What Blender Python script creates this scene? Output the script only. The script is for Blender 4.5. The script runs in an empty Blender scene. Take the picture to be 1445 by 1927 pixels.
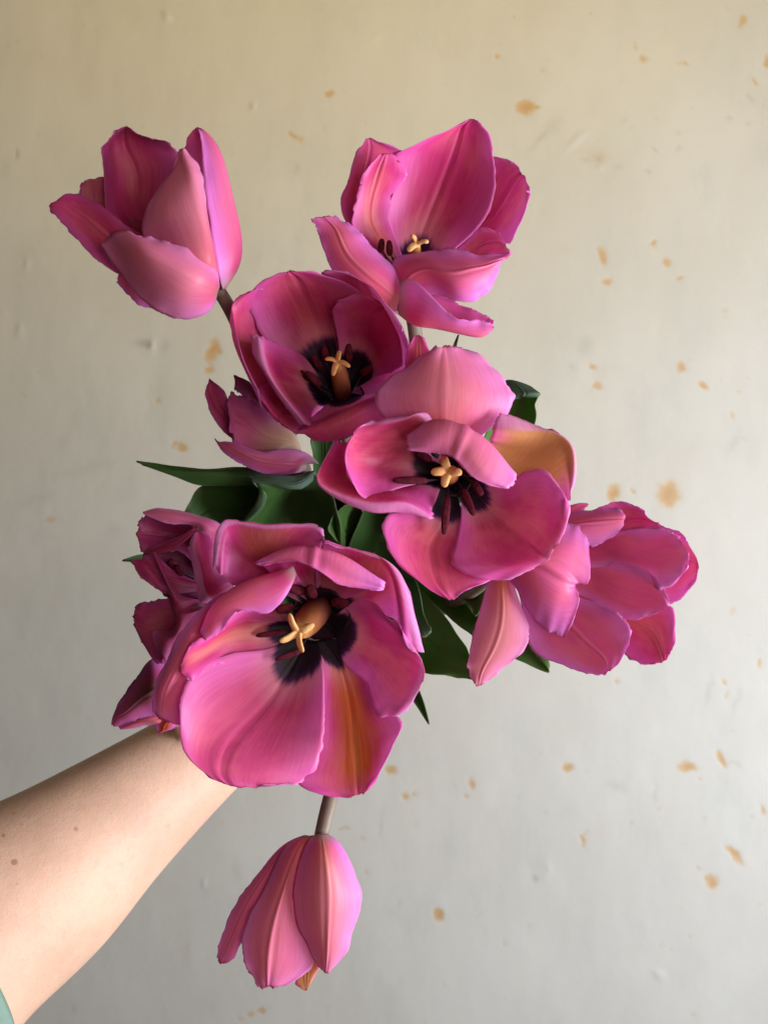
import bpy, math, random
import numpy as np
from mathutils import Vector, Matrix
from mathutils import noise as mnoise

random.seed(7)
rng = np.random.default_rng(7)

# ---------------------------------------------------------------- camera, light, exposure
W_PX, H_PX = 1445.0, 1927.0
F_PX = 1900.0                     # focal length in photo pixels
D0 = 0.36                         # metres from the lens to the plane of the blooms
S = D0 / F_PX                     # metres per pixel in that plane
CAM_Z = 1.4
D_WALL = 0.95

sc = bpy.context.scene
col = sc.collection
sc.render.engine = 'CYCLES'
cam_d = bpy.data.cameras.new('camera')
cam = bpy.data.objects.new('camera', cam_d)
col.objects.link(cam)
cam.location = (0, 0, CAM_Z)
cam.rotation_euler = (math.radians(90), 0, 0)
cam_d.sensor_fit = 'HORIZONTAL'
cam_d.sensor_width = 36.0
cam_d.lens = 36.0 * F_PX / W_PX
cam_d.clip_start = 0.02
cam_d.clip_end = 50
cam_d.dof.use_dof = True
cam_d.dof.focus_distance = D0 + 0.015
cam_d.dof.aperture_fstop = 38
sc.camera = cam

world = bpy.data.worlds.new('World')
sc.world = world
world.use_nodes = True
wb = world.node_tree.nodes['Background']
wb.inputs[0].default_value = (1.0, 0.84, 0.60, 1)
wb.inputs[1].default_value = 0.055


def area_light(name, loc, target, size, size_y, power, color):
    d = bpy.data.lights.new(name, 'AREA')
    d.shape = 'RECTANGLE'
    d.size = size
    d.size_y = size_y
    d.energy = power
    d.color = color
    o = bpy.data.objects.new(name, d)
    col.objects.link(o)
    o.location = loc
    o.rotation_euler = (Vector(target) - Vector(loc)).to_track_quat('-Z', 'Y').to_euler()
    return o


# the window at the right and the warm room behind the camera
area_light('window_light', (0.84, 0.16, CAM_Z - 0.20), (0.0, 0.55, CAM_Z - 0.02), 0.42, 0.58, 20.5, (0.93, 0.955, 1.0))
area_light('room_light', (0.45, -0.55, CAM_Z - 0.02), (0.0, 0.5, CAM_Z), 0.5, 0.5, 3.6, (1.0, 0.85, 0.69))
# added unseen fill standing for warm ceiling bounce, kept to the upper wall
area_light('ceiling_bounce_fill', (0.05, 0.14, CAM_Z + 0.68), (0.0, 0.95, CAM_Z + 0.50), 0.95, 0.2, 1.75, (1.0, 0.63, 0.0)).data.spread = math.radians(105)

sc.view_settings.view_transform = 'Standard'
sc.view_settings.look = 'None'
sc.view_settings.exposure = 0.06
sc.view_settings.gamma = 1.0
sc.view_settings.use_curve_mapping = False
sc.cycles.max_bounces = 10
sc.cycles.diffuse_bounces = 6
sc.cycles.transmission_bounces = 8


# ---------------------------------------------------------------- helpers
def P(x, y, z=0.0):
    """photo pixel + height towards the camera (in pixels of the bloom plane) -> world"""
    d = D0 - z * S
    return Vector(((x - W_PX / 2) * d / F_PX, d, CAM_Z - (y - H_PX / 2) * d / F_PX))


def PN(a):
    """same for an array (..., 3)"""
    d = D0 - a[..., 2] * S
    return np.stack([(a[..., 0] - W_PX / 2) * d / F_PX, d, CAM_Z - (a[..., 1] - H_PX / 2) * d / F_PX], -1)


def tag(o, label=None, cat=None, group=None, kind=None):
    if label: o['label'] = label
    if cat: o['category'] = cat
    if group: o['group'] = group
    if kind: o['kind'] = kind
    return o


def spline_matrix(n, m):
    """rows give weights of n control values for m samples of a natural cubic spline"""
    if n == 1:
        return np.ones((m, 1))
    t = np.linspace(0, n - 1, m)
    if n == 2:
        return np.stack([1 - t, t], -1)
    A = np.zeros((n, n)); B = np.zeros((n, n))
    A[0, 0] = A[-1, -1] = 1
    for i in range(1, n - 1):
        A[i, i - 1], A[i, i], A[i, i + 1] = 1, 4, 1
        B[i, i - 1], B[i, i], B[i, i + 1] = 6, -12, 6
    M = np.linalg.solve(A, B)
    i = np.clip(np.floor(t).astype(int), 0, n - 2)
    f = t - i
    I = np.eye(n)
    out = ((1 - f)[:, None] * I[i] + f[:, None] * I[i + 1]
           + (((1 - f) ** 3 - (1 - f)) / 6)[:, None] * M[i] + ((f ** 3 - f) / 6)[:, None] * M[i + 1])
    return out


def mesh_obj(name, verts, faces, mats, parent=None, mat_idx=None, uvs=None, smooth=True):
    me = bpy.data.meshes.new(name)
    me.from_pydata([tuple(v) for v in verts], [], faces)
    for m in mats:
        me.materials.append(m)
    if mat_idx is not None:
        me.polygons.foreach_set('material_index', mat_idx)
    if uvs is not None:
        uv = me.uv_layers.new(name='UVMap')
        vi = np.zeros(len(me.loops), dtype=np.int32)
        me.loops.foreach_get('vertex_index', vi)
        uv.data.foreach_set('uv', np.asarray(uvs)[vi].astype(np.float32).ravel())
    if smooth:
        me.polygons.foreach_set('use_smooth', [True] * len(me.polygons))
    me.update()
    o = bpy.data.objects.new(name, me)
    col.objects.link(o)
    if parent is not None:
        o.parent = parent
        o.matrix_parent_inverse = Matrix.Translation(-parent.location)
    return o


def sheet(name, ctrl, T, mats, parent, interior=None, nu=33, nv=57, thick=0.00024, rib=0.0, ruffle=2.0,
          serr=1.2, flip=False, seed=0, zoff=0.0, wave=0.0, lip=0.0, props=None):
    """a petal or leaf: a closed thin shell over a spline patch. ctrl rows run base -> tip."""
    ox, oy, k = T
    rows = []
    for r in ctrl.strip().split('/'):
        pts = [tuple(float(c) for c in q.split(',')) for q in r.split()]
        if pts:
            rows.append(pts)
    nc = max(len(r) for r in rows)
    C = []
    for r in rows:                                   # bring every row to the same number of columns
        a = np.array(r)
        if len(a) != nc:
            a = spline_matrix(len(a), nc) @ a
        C.append(a)
    C = np.array(C)
    C[..., 0] = ox + C[..., 0] * k
    C[..., 1] = oy + C[..., 1] * k
    C[..., 2] = C[..., 2] * k + zoff
    G = np.einsum('ai,ijc,bj->abc', spline_matrix(len(C), nv), C, spline_matrix(nc, nu))
    u = np.linspace(0, 1, nu)[None, :] * np.ones((nv, 1))
    v = np.linspace(0, 1, nv)[:, None] * np.ones((1, nu))
    # fine ragged edge, in the sheet's own plane
    g = np.random.default_rng(seed * 17 + 3)
    def rough(n, amp):
        a = g.normal(0, 1, n)
        b = g.normal(0, 1, n // 3 + 2)
        return amp * (0.45 * a + np.interp(np.linspace(0, 1, n), np.linspace(0, 1, len(b)), b))
    if serr:
        ws = np.clip(np.linalg.norm(np.diff(G, axis=1), axis=-1).sum(1) / 60, .15, 1)
        dl = G[:, 0] - G[:, 1]; dl /= np.linalg.norm(dl, axis=1, keepdims=True) + 1e-6
        dr = G[:, -1] - G[:, -2]; dr /= np.linalg.norm(dr, axis=1, keepdims=True) + 1e-6
        w = np.clip(np.linspace(0, 1, nv) * 3 - .6, 0, 1)[:, None]
        G[:, 0] += dl * (rough(nv, serr) * ws)[:, None] * w
        G[:, -1] += dr * (rough(nv, serr) * ws)[:, None] * w
        dt = G[-1] - G[-2]; dt /= np.linalg.norm(dt, axis=1, keepdims=True) + 1e-6
        G[-1] += dt * (rough(nu, serr) * ws[-1])[:, None]
    N3 = PN(G)
    du = np.gradient(N3, axis=1); dv = np.gradient(N3, axis=0)
    Nn = np.cross(du, dv)
    Nn /= np.linalg.norm(Nn, axis=-1, keepdims=True) + 1e-12
    # smooth the normals a little so that pinched tips stay clean
    for _ in range(2):
        Q = Nn.copy()
        Q[1:-1, 1:-1] = (Nn[1:-1, 1:-1] * 2 + Nn[2:, 1:-1] + Nn[:-2, 1:-1] + Nn[1:-1, 2:] + Nn[1:-1, :-2])
        Nn = Q / (np.linalg.norm(Q, axis=-1, keepdims=True) + 1e-12)
    sgn = 1.0
    if interior is not None:
        a, b = int(nv * .45), nu // 2
        ix, iy, iz = interior
        pi = np.array(P(ox + ix * k, oy + iy * k, iz * k + zoff))
        if np.dot(Nn[a, b], pi - N3[a, b]) < 0:
            sgn = -1.0
    if flip:
        sgn = -sgn
    Nn = Nn * sgn                                     # now points to the inside of the cup
    wid = np.linalg.norm(np.diff(G, axis=1), axis=-1).sum(1)[:, None]
    wide = np.clip((wid - 12) / 70, 0, 1)
    # ruffled margin, soft undulation, crease of the midrib
    e = np.abs(2 * u - 1) ** 4
    ph = g.uniform(0, 6.28, 6)
    side = (u > .5)
    disp = ruffle * wide * S * e * np.clip(v * 2 - .5, 0, 1) * (np.sin(v * 17 + ph[0] + side * 2) + .6 * np.sin(v * 37 + ph[1] + side * 1.3))
    disp += ruffle * wide * .7 * S * np.clip(v * 6 - 5, 0, 1) * np.sin(u * 15 + ph[2])
    disp += (1.6 + wave) * S * (np.sin(u * 7 + ph[3] + 2 * v) * np.sin(v * 6 + ph[4])) * np.clip(v * 3, 0, 1)
    if lip:
        ed = np.maximum(np.clip((np.abs(2 * u - 1) - .78) / .22, 0, 1), np.clip((v - .88) / .12, 0, 1)) * np.clip(v * 2.5 - .6, 0, 1)
        disp -= lip * S * ed ** 2 * wide
    if rib:
        fade = np.clip(v * 3, 0, 1) * np.clip((1 - v) * 8 + .3, 0, 1)
        disp += rib * S * fade * (-np.exp(-((u - .5) / .022) ** 2) + .45 * np.exp(-((np.abs(u - .5) - .055) / .03) ** 2))
    N3 = N3 + Nn * disp[..., None]
    tk = thick * (1 + .8 * np.clip(1 - v * 3, 0, 1)) * (1 - .55 * e)
    A_ = N3 + Nn * tk[..., None] / 2                  # inner skin
    B_ = N3 - Nn * tk[..., None] / 2                  # outer skin
    n = nu * nv
    idx = np.arange(n).reshape(nv, nu)
    q = np.stack([idx[:-1, :-1], idx[:-1, 1:], idx[1:, 1:], idx[1:, :-1]], -1).reshape(-1, 4)
    fi = q if sgn > 0 else q[:, ::-1]
    fo = (q + n)[:, ::-1] if sgn > 0 else q + n
    ring = np.concatenate([idx[0, :], idx[1:, -1], idx[-1, -2::-1], idx[-2:0:-1, 0]])
    nx = np.roll(ring, -1)
    rim = np.stack([ring, ring + n, nx + n, nx], -1)
    if sgn < 0:
        rim = rim[:, ::-1]
    faces = np.concatenate([fi, fo, rim]).tolist()
    mi = [0] * len(fi) + [1] * (len(fo) + len(rim))
    uv = np.stack([u, v], -1).reshape(-1, 2)
    o = mesh_obj(name, np.concatenate([A_.reshape(-1, 3), B_.reshape(-1, 3)]), faces, mats, parent, mi,
                 np.concatenate([uv, uv]))
    for a, b in (props or {}).items():
        o[a] = float(b)
    o['seed'] = float((seed * 0.37) % 1 * 10)
    return o


def tube_data(pts, rads, n=12, ref=None, flat=1.0, groove=0.0, cap=True):
    """verts/faces of a tube through world points; flat squashes it along the second axis"""
    pts = [Vector(p) for p in pts]
    vs, fs = [], []
    prev = Vector(ref) if ref is not None else None
    m = len(pts)
    for i, p in enumerate(pts):
        t = (pts[min(i + 1, m - 1)] - pts[max(i - 1, 0)]).normalized()
        if prev is None:
            prev = t.orthogonal()
        a = (prev - t * prev.dot(t)).normalized()
        b = t.cross(a)
        prev = a
        for j in range(n):
            th = 2 * math.pi * j / n
            r = rads[i] * (1 - groove * abs(math.cos(th)) ** 6)
            vs.append(p + a * (math.cos(th) * r * flat) + b * (math.sin(th) * r))
    for i in range(m - 1):
        for j in range(n):
            a0, a1 = i * n + j, i * n + (j + 1) % n
            fs.append((a0, a1, a1 + n, a0 + n))
    if cap:
        fs.append(tuple(range(n - 1, -1, -1)))
        fs.append(tuple(range((m - 1) * n, m * n)))
    return vs, fs


def resample(pts, rads, m):
    a = np.array([list(p) for p in pts]); r = np.array(rads)[:, None]
    Wm = spline_matrix(len(a), m)
    return [Vector(p) for p in Wm @ a], list(np.maximum((Wm @ r)[:, 0], 1e-5))


def join_data(parts):
    V, F = [], []
    for v, f in parts:
        k = len(V)
        V += list(v)
        F += [tuple(i + k for i in q) for q in f]
    return V, F


# ---------------------------------------------------------------- materials
class NT:
    def __init__(self, name):
        self.m = bpy.data.materials.new(name)
        self.m.use_nodes = True
        self.t = self.m.node_tree
        self.n = self.t.nodes
        self.l = self.t.links
        self.bsdf = self.n['Principled BSDF']
        self.out = self.n['Material Output']

    def new(self, kind, **kw):
        nd = self.n.new(kind)
        for a, b in kw.items():
            setattr(nd, a, b)
        return nd

    def put(self, sock, val):
        if isinstance(val, bpy.types.NodeSocket):
            self.l.new(val, sock)
        elif hasattr(sock, 'default_value'):
            if isinstance(val, (tuple, list)) and len(val) == 3 and sock.type == 'RGBA':
                val = (*val, 1)
            sock.default_value = val

    def math(self, op, a, b=0.0, c=0.0, clamp=False):
        nd = self.new('ShaderNodeMath', operation=op, use_clamp=clamp)
        for s, v in zip(nd.inputs, (a, b, c)):
            self.put(s, v)
        return nd.outputs[0]

    def ramp(self, x, lo, hi, a=0.0, b=1.0):
        nd = self.new('ShaderNodeMapRange', interpolation_type='SMOOTHSTEP')
        for s, v in zip(nd.inputs[:5], (x, lo, hi, a, b)):
            self.put(s, v)
        return nd.outputs[0]

    def mix(self, f, a, b, mode='MIX'):
        nd = self.new('ShaderNodeMix', data_type='RGBA', blend_type=mode)
        self.put(nd.inputs[0], f)
        self.put(nd.inputs[6], a)
        self.put(nd.inputs[7], b)
        return nd.outputs[2]

    def attr(self, name):
        nd = self.new('ShaderNodeAttribute', attribute_type='OBJECT', attribute_name=name)
        return nd.outputs['Fac']

    def noise(self, vec, scale, detail=3, rough=.55, dims='3D', w=None):
        nd = self.new('ShaderNodeTexNoise', noise_dimensions=dims)
        if vec is not None:
            self.put(nd.inputs['Vector'], vec)
        self.put(nd.inputs['Scale'], scale)
        self.put(nd.inputs['Detail'], detail)
        self.put(nd.inputs['Roughness'], rough)
        if w is not None:
            self.put(nd.inputs['W'], w)
        return nd.outputs['Fac']

    def scaled(self, vec, s):
        nd = self.new('ShaderNodeVectorMath', operation='MULTIPLY')
        self.put(nd.inputs[0], vec)
        self.put(nd.inputs[1], s)
        return nd.outputs[0]

    def bump(self, h, strength, dist):
        nd = self.new('ShaderNodeBump')
        self.put(nd.inputs['Height'], h)
        self.put(nd.inputs['Strength'], strength)
        self.put(nd.inputs['Distance'], dist)
        return nd.outputs[0]


def petal_material(name, inner):
    M = NT(name)
    uvn = M.new('ShaderNodeUVMap', uv_map='UVMap').outputs[0]
    sep = M.new('ShaderNodeSeparateXYZ')
    M.put(sep.inputs[0], uvn)
    u, v = sep.outputs[0], sep.outputs[1]
    seed = M.attr('seed')
    au = M.math('ABSOLUTE', M.math('MULTIPLY_ADD', u, 2.0, -1.0))          # 0 midrib .. 1 margin
    wob = M.math('MULTIPLY_ADD', M.noise(uvn, 5, 2, .5, '4D', seed), .30, -.15)
    auw = M.math('ADD', au, wob)
    # veins fan out from the base
    uf = M.math('MULTIPLY', M.math('SUBTRACT', u, .5), M.math('MULTIPLY_ADD', v, -.35, 1.15))
    comb = M.new('ShaderNodeCombineXYZ')
    M.put(comb.inputs[0], M.math('MULTIPLY', uf, 95.0))
    M.put(comb.inputs[1], M.math('MULTIPLY', v, 5.0))
    M.put(comb.inputs[2], seed)
    veins = M.noise(comb.outputs[0], 1.0, 2, .6)
    comb2 = M.new('ShaderNodeCombineXYZ')
    M.put(comb2.inputs[0], M.math('MULTIPLY', uf, 22.0))
    M.put(comb2.inputs[1], M.math('MULTIPLY', v, 2.2))
    M.put(comb2.inputs[2], seed)
    streak = M.noise(comb2.outputs[0], 1.0, 3, .6)
    cloud = M.noise(uvn, 3.0, 3, .5, '4D', seed)
    if inner:
        base, deep, marg = (0.80, 0.060, 0.300), (0.42, 0.010, 0.100), (0.85, 0.17, 0.62)
    else:
        base, deep, marg = (0.90, 0.185, 0.450), (0.78, 0.095, 0.300), (0.82, 0.270, 0.830)
    c = M.mix(M.ramp(v, .12, .88 if inner else .6), deep, base)
    c = M.mix(M.math('MULTIPLY', M.ramp(cloud, .40, .70), .55), c, (0.90, 0.22, 0.31))
    edge = M.math('MAXIMUM', M.ramp(auw, .38, 1.0), M.math('MULTIPLY', M.ramp(v, .82, 1.0), .6))
    c = M.mix(M.math('MULTIPLY', edge, .66 if inner else .88), c, marg)
    # flame: apricot to olive band along the midrib
    fl = M.math('MULTIPLY', M.attr('flame'), M.ramp(M.math('ADD', auw, M.math('MULTIPLY_ADD', streak, .5, -.25)), .10, M.math('MULTIPLY_ADD', M.math('MULTIPLY', M.attr('flame'), M.attr('flame')), .22, .45), 1.0, 0.0))
    fl = M.math('MULTIPLY', fl, M.ramp(v, .97, .70, .35, 1.0))
    flc = M.mix(M.ramp(streak, .35, .65), (0.80, 0.205, 0.085), (0.74, 0.30, 0.13))
    flc = M.mix(M.ramp(M.attr('flame'), .75, .98), flc, M.mix(M.ramp(streak, .35, .65), (0.70, 0.115, 0.045), (0.68, 0.19, 0.055)))
    c = M.mix(fl, c, flc)
    c = M.mix(M.math('MULTIPLY', M.attr('yellow'), M.ramp(auw, 1.15, .55)), c, (0.74, 0.42, 0.13))
    c = M.mix(M.math('MULTIPLY', M.attr('green'), M.math('MULTIPLY', M.ramp(auw, .55, .15), M.ramp(v, .85, .2))), c, (0.17, 0.19, 0.075))
    c = M.mix(M.math('MULTIPLY', M.attr('pale'), M.ramp(v, .05, .5)), c, (0.90, 0.36, 0.52))
    c = M.mix(M.math('MULTIPLY', M.ramp(au, .95, 1.0), .28), c, (0.92, 0.46, 0.68))
    rv = M.attr('rim')                       # paler rolled margin at the tip end, brightened in colour as if lit
    rm_ = M.math('MULTIPLY', M.ramp(M.math('ADD', v, M.math('MULTIPLY_ADD', streak, .06, -.03)), M.math('SUBTRACT', rv, .04), M.math('ADD', rv, .04)), M.ramp(rv, .01, .05))
    ru = M.attr('rimside')                   # the same along one side
    rm2 = M.math('MULTIPLY', M.ramp(M.math('ADD', u, M.math('MULTIPLY_ADD', streak, .06, -.03)), M.math('ADD', ru, .04), M.math('SUBTRACT', ru, .04)), M.ramp(ru, .01, .05))
    c = M.mix(M.math('MULTIPLY', M.math('MAXIMUM', rm_, rm2), .72), c, (0.88, 0.39, 0.78))
    # dusky petal pigment, deepened with the shade inside cups and folds
    c = M.mix(M.attr('dusk'), c, (0.19, 0.022, 0.085))
    c = M.mix(M.math('MULTIPLY', M.attr('cream'), M.ramp(v, .62, .10)), c, (0.72, 0.60, 0.33))
    # fine striping and the red hairline at the margin
    c = M.mix(M.math('MULTIPLY', M.ramp(veins, .42, .66), .22), c, M.mix(1.0, c, (0.72, .35, .55), 'MULTIPLY'))
    c = M.mix(M.math('MULTIPLY', M.ramp(veins, .45, .30), .07), c, (0.90, 0.40, 0.62))
    c = M.mix(M.math('MULTIPLY', M.ramp(M.math('ABSOLUTE', M.math('SUBTRACT', u, .5)), .016, .004), .15), c, (0.55, 0.02, 0.16))
    tip = M.math('MULTIPLY', M.ramp(v, .965, 1.0), M.ramp(auw, .75, .2))
    c = M.mix(M.math('MULTIPLY', tip, .7), c, (0.45, 0.012, 0.06))
    if inner:
        bl = M.attr('blotch')
        jag = M.math('MULTIPLY_ADD', M.noise(comb2.outputs[0], .75, 2, .5), .06, -.03)
        vb = M.math('SUBTRACT', M.math('ADD', v, jag), M.math('MULTIPLY_ADD', M.math('MULTIPLY', au, au), -.10, 0.0))
        d = M.math('SUBTRACT', bl, vb)
        halo = M.math('MULTIPLY', M.ramp(d, -.14, 0.0), M.ramp(bl, .01, .05))
        c = M.mix(M.math('MULTIPLY', halo, .42), c, (0.74, 0.36, 0.45))
        c = M.mix(M.math('MULTIPLY', M.ramp(d, -.022, .026), M.ramp(bl, .01, .05)), c,
                  M.mix(M.ramp(d, .0, .07), (0.040, 0.008, 0.060), (0.007, 0.0025, 0.008)))
    else:
        c = M.mix(M.math('MULTIPLY', M.ramp(v, .16, .0), .75), c, (0.50, 0.44, 0.40))
    M.put(M.bsdf.inputs['Base Color'], c)
    M.put(M.bsdf.inputs['Roughness'], .40)
    M.put(M.bsdf.inputs['Specular IOR Level'], .28)
    M.put(M.bsdf.inputs['Sheen Weight'], .06)
    M.put(M.bsdf.inputs['Sheen Roughness'], .4)
    M.put(M.bsdf.inputs['Sheen Tint'], (0.85, 0.72, 1.0, 1))
    h = M.math('ADD', M.math('MULTIPLY', veins, .5), M.math('MULTIPLY', streak, .7))
    nrm = M.bump(h, .20, .0005)
    M.put(M.bsdf.inputs['Normal'], nrm)
    tr = M.new('ShaderNodeBsdfTranslucent')
    gm = M.new('ShaderNodeGamma')
    M.put(gm.inputs[0], c)
    M.put(gm.inputs[1], .58)
    tc = gm.outputs[0]
    M.put(tr.inputs['Color'], tc)
    mx = M.new('ShaderNodeMixShader')
    M.put(mx.inputs[0], .44)
    M.l.new(M.bsdf.outputs[0], mx.inputs[1])
    M.l.new(tr.outputs[0], mx.inputs[2])
    M.l.new(mx.outputs[0], M.out.inputs['Surface'])
    return M.m


def leaf_material(name, c0, c1):
    M = NT(name)
    uvn = M.new('ShaderNodeUVMap', uv_map='UVMap').outputs[0]
    sep = M.new('ShaderNodeSeparateXYZ')
    M.put(sep.inputs[0], uvn)
    u, v = sep.outputs[0], sep.outputs[1]
    seed = M.attr('seed')
    comb = M.new('ShaderNodeCombineXYZ')
    M.put(comb.inputs[0], M.math('MULTIPLY', u, 60.0))
    M.put(comb.inputs[1], M.math('MULTIPLY', v, 1.5))
    M.put(comb.inputs[2], seed)
    veins = M.noise(comb.outputs[0], 1.0, 2, .6)
    c = M.mix(M.noise(uvn, 3, 3, .5, '4D', seed), c0, c1)
    c = M.mix(M.math('MULTIPLY', M.ramp(veins, .4, .65), .35), c, (0.05, 0.10, 0.035))
    au = M.math('ABSOLUTE', M.math('MULTIPLY_ADD', u, 2.0, -1.0))
    c = M.mix(M.math('MULTIPLY', M.ramp(au, .93, 1.0), .45), c, (0.30, 0.36, 0.20))
    c = M.mix(M.math('MULTIPLY', M.ramp(v, .95, 1.0), .8), c, (0.16, 0.035, 0.03))
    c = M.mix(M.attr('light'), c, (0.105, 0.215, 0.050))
    c = M.mix(M.attr('blue'), c, (0.16, 0.27, 0.22))
    M.put(M.bsdf.inputs['Base Color'], c)
    M.put(M.bsdf.inputs['Roughness'], .48)
    M.put(M.bsdf.inputs['Specular IOR Level'], .35)
    M.put(M.bsdf.inputs['Normal'], M.bump(veins, .35, .0006))
    tr = M.new('ShaderNodeBsdfTranslucent')
    M.put(tr.inputs['Color'], M.mix(1.0, c, (1.0, 1.25, .45), 'MULTIPLY'))
    mx = M.new('ShaderNodeMixShader')
    M.put(mx.inputs[0], .34)
    M.l.new(M.bsdf.outputs[0], mx.inputs[1])
    M.l.new(tr.outputs[0], mx.inputs[2])
    M.l.new(mx.outputs[0], M.out.inputs['Surface'])
    return M.m


def plain_material(name, c0, c1, scale, rough=.5, spec=.4, bump=.3, dist=.0005, sss=0.0):
    M = NT(name)
    tc = M.new('ShaderNodeTexCoord').outputs['Object']
    nz = M.noise(tc, scale, 4, .6)
    M.put(M.bsdf.inputs['Base Color'], M.mix(M.ramp(nz, .3, .7), c0, c1))
    M.put(M.bsdf.inputs['Roughness'], rough)
    M.put(M.bsdf.inputs['Specular IOR Level'], spec)
    if bump:
        M.put(M.bsdf.inputs['Normal'], M.bump(nz, bump, dist))
    if sss:
        M.put(M.bsdf.inputs['Subsurface Weight'], sss)
        M.put(M.bsdf.inputs['Subsurface Scale'], .004)
        M.put(M.bsdf.inputs['Subsurface Radius'], (1.0, .4, .2))
    return M.m


def ovary_material():
    M = NT('ovary')
    sep = M.new('ShaderNodeSeparateXYZ')
    M.put(sep.inputs[0], M.new('ShaderNodeUVMap', uv_map='UVMap').outputs[0])
    nz = M.noise(M.new('ShaderNodeTexCoord').outputs['Object'], 350, 4, .6)
    v = M.math('ADD', sep.outputs[1], M.math('MULTIPLY_ADD', nz, .3, -.15))
    c = M.mix(M.ramp(v, .15, .80), (0.07, 0.014, 0.014), (0.27, 0.085, 0.030))
    c = M.mix(M.ramp(v, .80, 1.06), c, (0.58, 0.32, 0.11))
    M.put(M.bsdf.inputs['Base Color'], c)
    M.put(M.bsdf.inputs['Roughness'], .7)
    M.put(M.bsdf.inputs['Specular IOR Level'], .2)
    M.put(M.bsdf.inputs['Normal'], M.bump(nz, .35, .0006))
    return M.m


PET = [petal_material('petal_inside', True), petal_material('petal_outside', False)]
LEAF = [leaf_material('leaf_upper', (0.036, 0.098, 0.020), (0.060, 0.145, 0.030)),
        leaf_material('leaf_under', (0.040, 0.078, 0.040), (0.058, 0.105, 0.048))]
M_STEM = plain_material('stem', (0.165, 0.112, 0.108), (0.185, 0.150, 0.105), 120, .5, .35, .2)
M_OVARY = ovary_material()
M_STIGMA = plain_material('stigma', (0.86, 0.52, 0.23), (0.76, 0.39, 0.15), 500, .7, .2, .5)
M_ANTHER = plain_material('anther', (0.125, 0.009, 0.024), (0.045, 0.004, 0.012), 700, .75, .15, .6)
M_FILAMENT = plain_material('filament', (0.016, 0.006, 0.016), (0.03, 0.008, 0.02), 300, .5, .3, .2)

# ---------------------------------------------------------------- the wall
RUST = [  # x, y, rx, ry, angle, strength
    (936, 105, 6, 5, 0, .55), (966, 31, 4, 4, 0, .35), (1111, 24, 5, 4, 0, .4), (1397, 36, 6, 9, .3, .6), (1392, 46, 5, 5, 0, .4),
    (1194, 83, 4, 10, -.5, .35), (1212, 109, 8, 6, .3, .5), (1287, 119, 8, 5, 0, .45), (1020, 131, 7, 6, 0, .3), (990, 200, 16, 11, .1, 1.0), (1008, 200, 9, 4, 0, .8),
    (1443, 113, 6, 11, .3, .7), (1420, 150, 3, 11, -.6, .5), (1134, 479, 6, 17, -.2, .7), (1143, 527, 8, 7, 0, .6), (1229, 456, 6, 5, 0, .7),
    (1257, 494, 7, 9, -.4, .65), (1278, 523, 6, 5, 0, .55), (1366, 585, 8, 5, 0, .25), (620, 176, 7, 6, 0, .7), (551, 255, 5, 8, -.4, .6), (563, 264, 7, 6, .2, .55),
    (610, 244, 5, 5, 0, .25), (177, 54, 5, 4, 0, .25), (1284, 690, 9, 9, .2, .75), (1323, 725, 11, 5, .6, .7), (1115, 688, 7, 6, 0, .6), (1126, 725, 7, 6, .4, .55),
    (1155, 930, 11, 14, 0, .95), (1192, 923, 6, 5, 0, .55), (1258, 930, 18, 20, .2, 1.0), (1390, 739, 6, 5, 0, .4), (1379, 783, 5, 9, -.4, .4), (1405, 713, 5, 4, 0, .3),
    (1366, 587, 9, 6, .4, .3), (736, 1449, 10, 6, .3, .8), (764, 1497, 7, 8, .4, .65), (780, 1492, 5, 5, 0, .45), (887, 1477, 6, 9, 0, .7), (880, 1500, 5, 5, 0, .45),
    (1066, 1443, 10, 7, .1, .9), (1105, 1451, 5, 5, 0, .3), (1293, 1446, 14, 9, .1, .95), (1314, 1467, 4, 4, 0, .4), (1358, 1430, 6, 14, -.5, .85), (1365, 1281, 6, 6, 0, .6),
    (1368, 1307, 5, 9, 0, .35), (1161, 1282, 5, 5, 0, .45), (1431, 1250, 5, 9, 0, .6), (1094, 1585, 5, 9, .4, .75), (1104, 1567, 5, 5, 0, .35), (1239, 1521, 5, 4, 0, .35),
    (1434, 1526, 6, 9, -.3, .75), (1414, 1537, 5, 4, 0, .4), (1381, 1608, 5, 20, -.62, .9), (1311, 1634, 5, 6, 0, .35), (1339, 1660, 8, 13, -.1, .85), (826, 1722, 7, 11, -.3, .9),
    (996, 1745, 4, 4, 0, .4), (950, 1776, 4, 4, 0, .35), (1298, 1763, 4, 5, 0, .4), (1262, 1786, 4, 4, 0, .35), (1241, 1781, 4, 4, 0, .3), (401, 658, 9, 18, .2, .95),
    (394, 692, 9, 10, 0, .7), (296, 752, 7, 6, 0, .4), (327, 836, 7, 5, 0, .55), (344, 842, 9, 6, .2, .75), (96, 978, 14, 5, -.1, .4), (491, 1903, 8, 5, .1, .7), (473, 1910, 8, 5, .2, .55),
    (453, 1918, 9, 4, .2, .35), (645, 1561, 12, 4, 0, .45), (681, 1579, 5, 6, 0, .35), (690, 1643, 6, 7, 0, .3), (1305, 1910, 6, 4, .5, .35), (1376, 1150, 7, 7, 0, .3), (1060, 470, 26, 18, 0, .14),
    (1120, 290, 30, 16, .2, .22), (1130, 1560, 16, 30, 0, .16), (1180, 1790, 24, 24, 0, .12), (940, 1380, 30, 12, 0, .12), (1250, 985, 40, 20, .2, .10), (1130, 700, 26, 22, 0, .18)]
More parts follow.
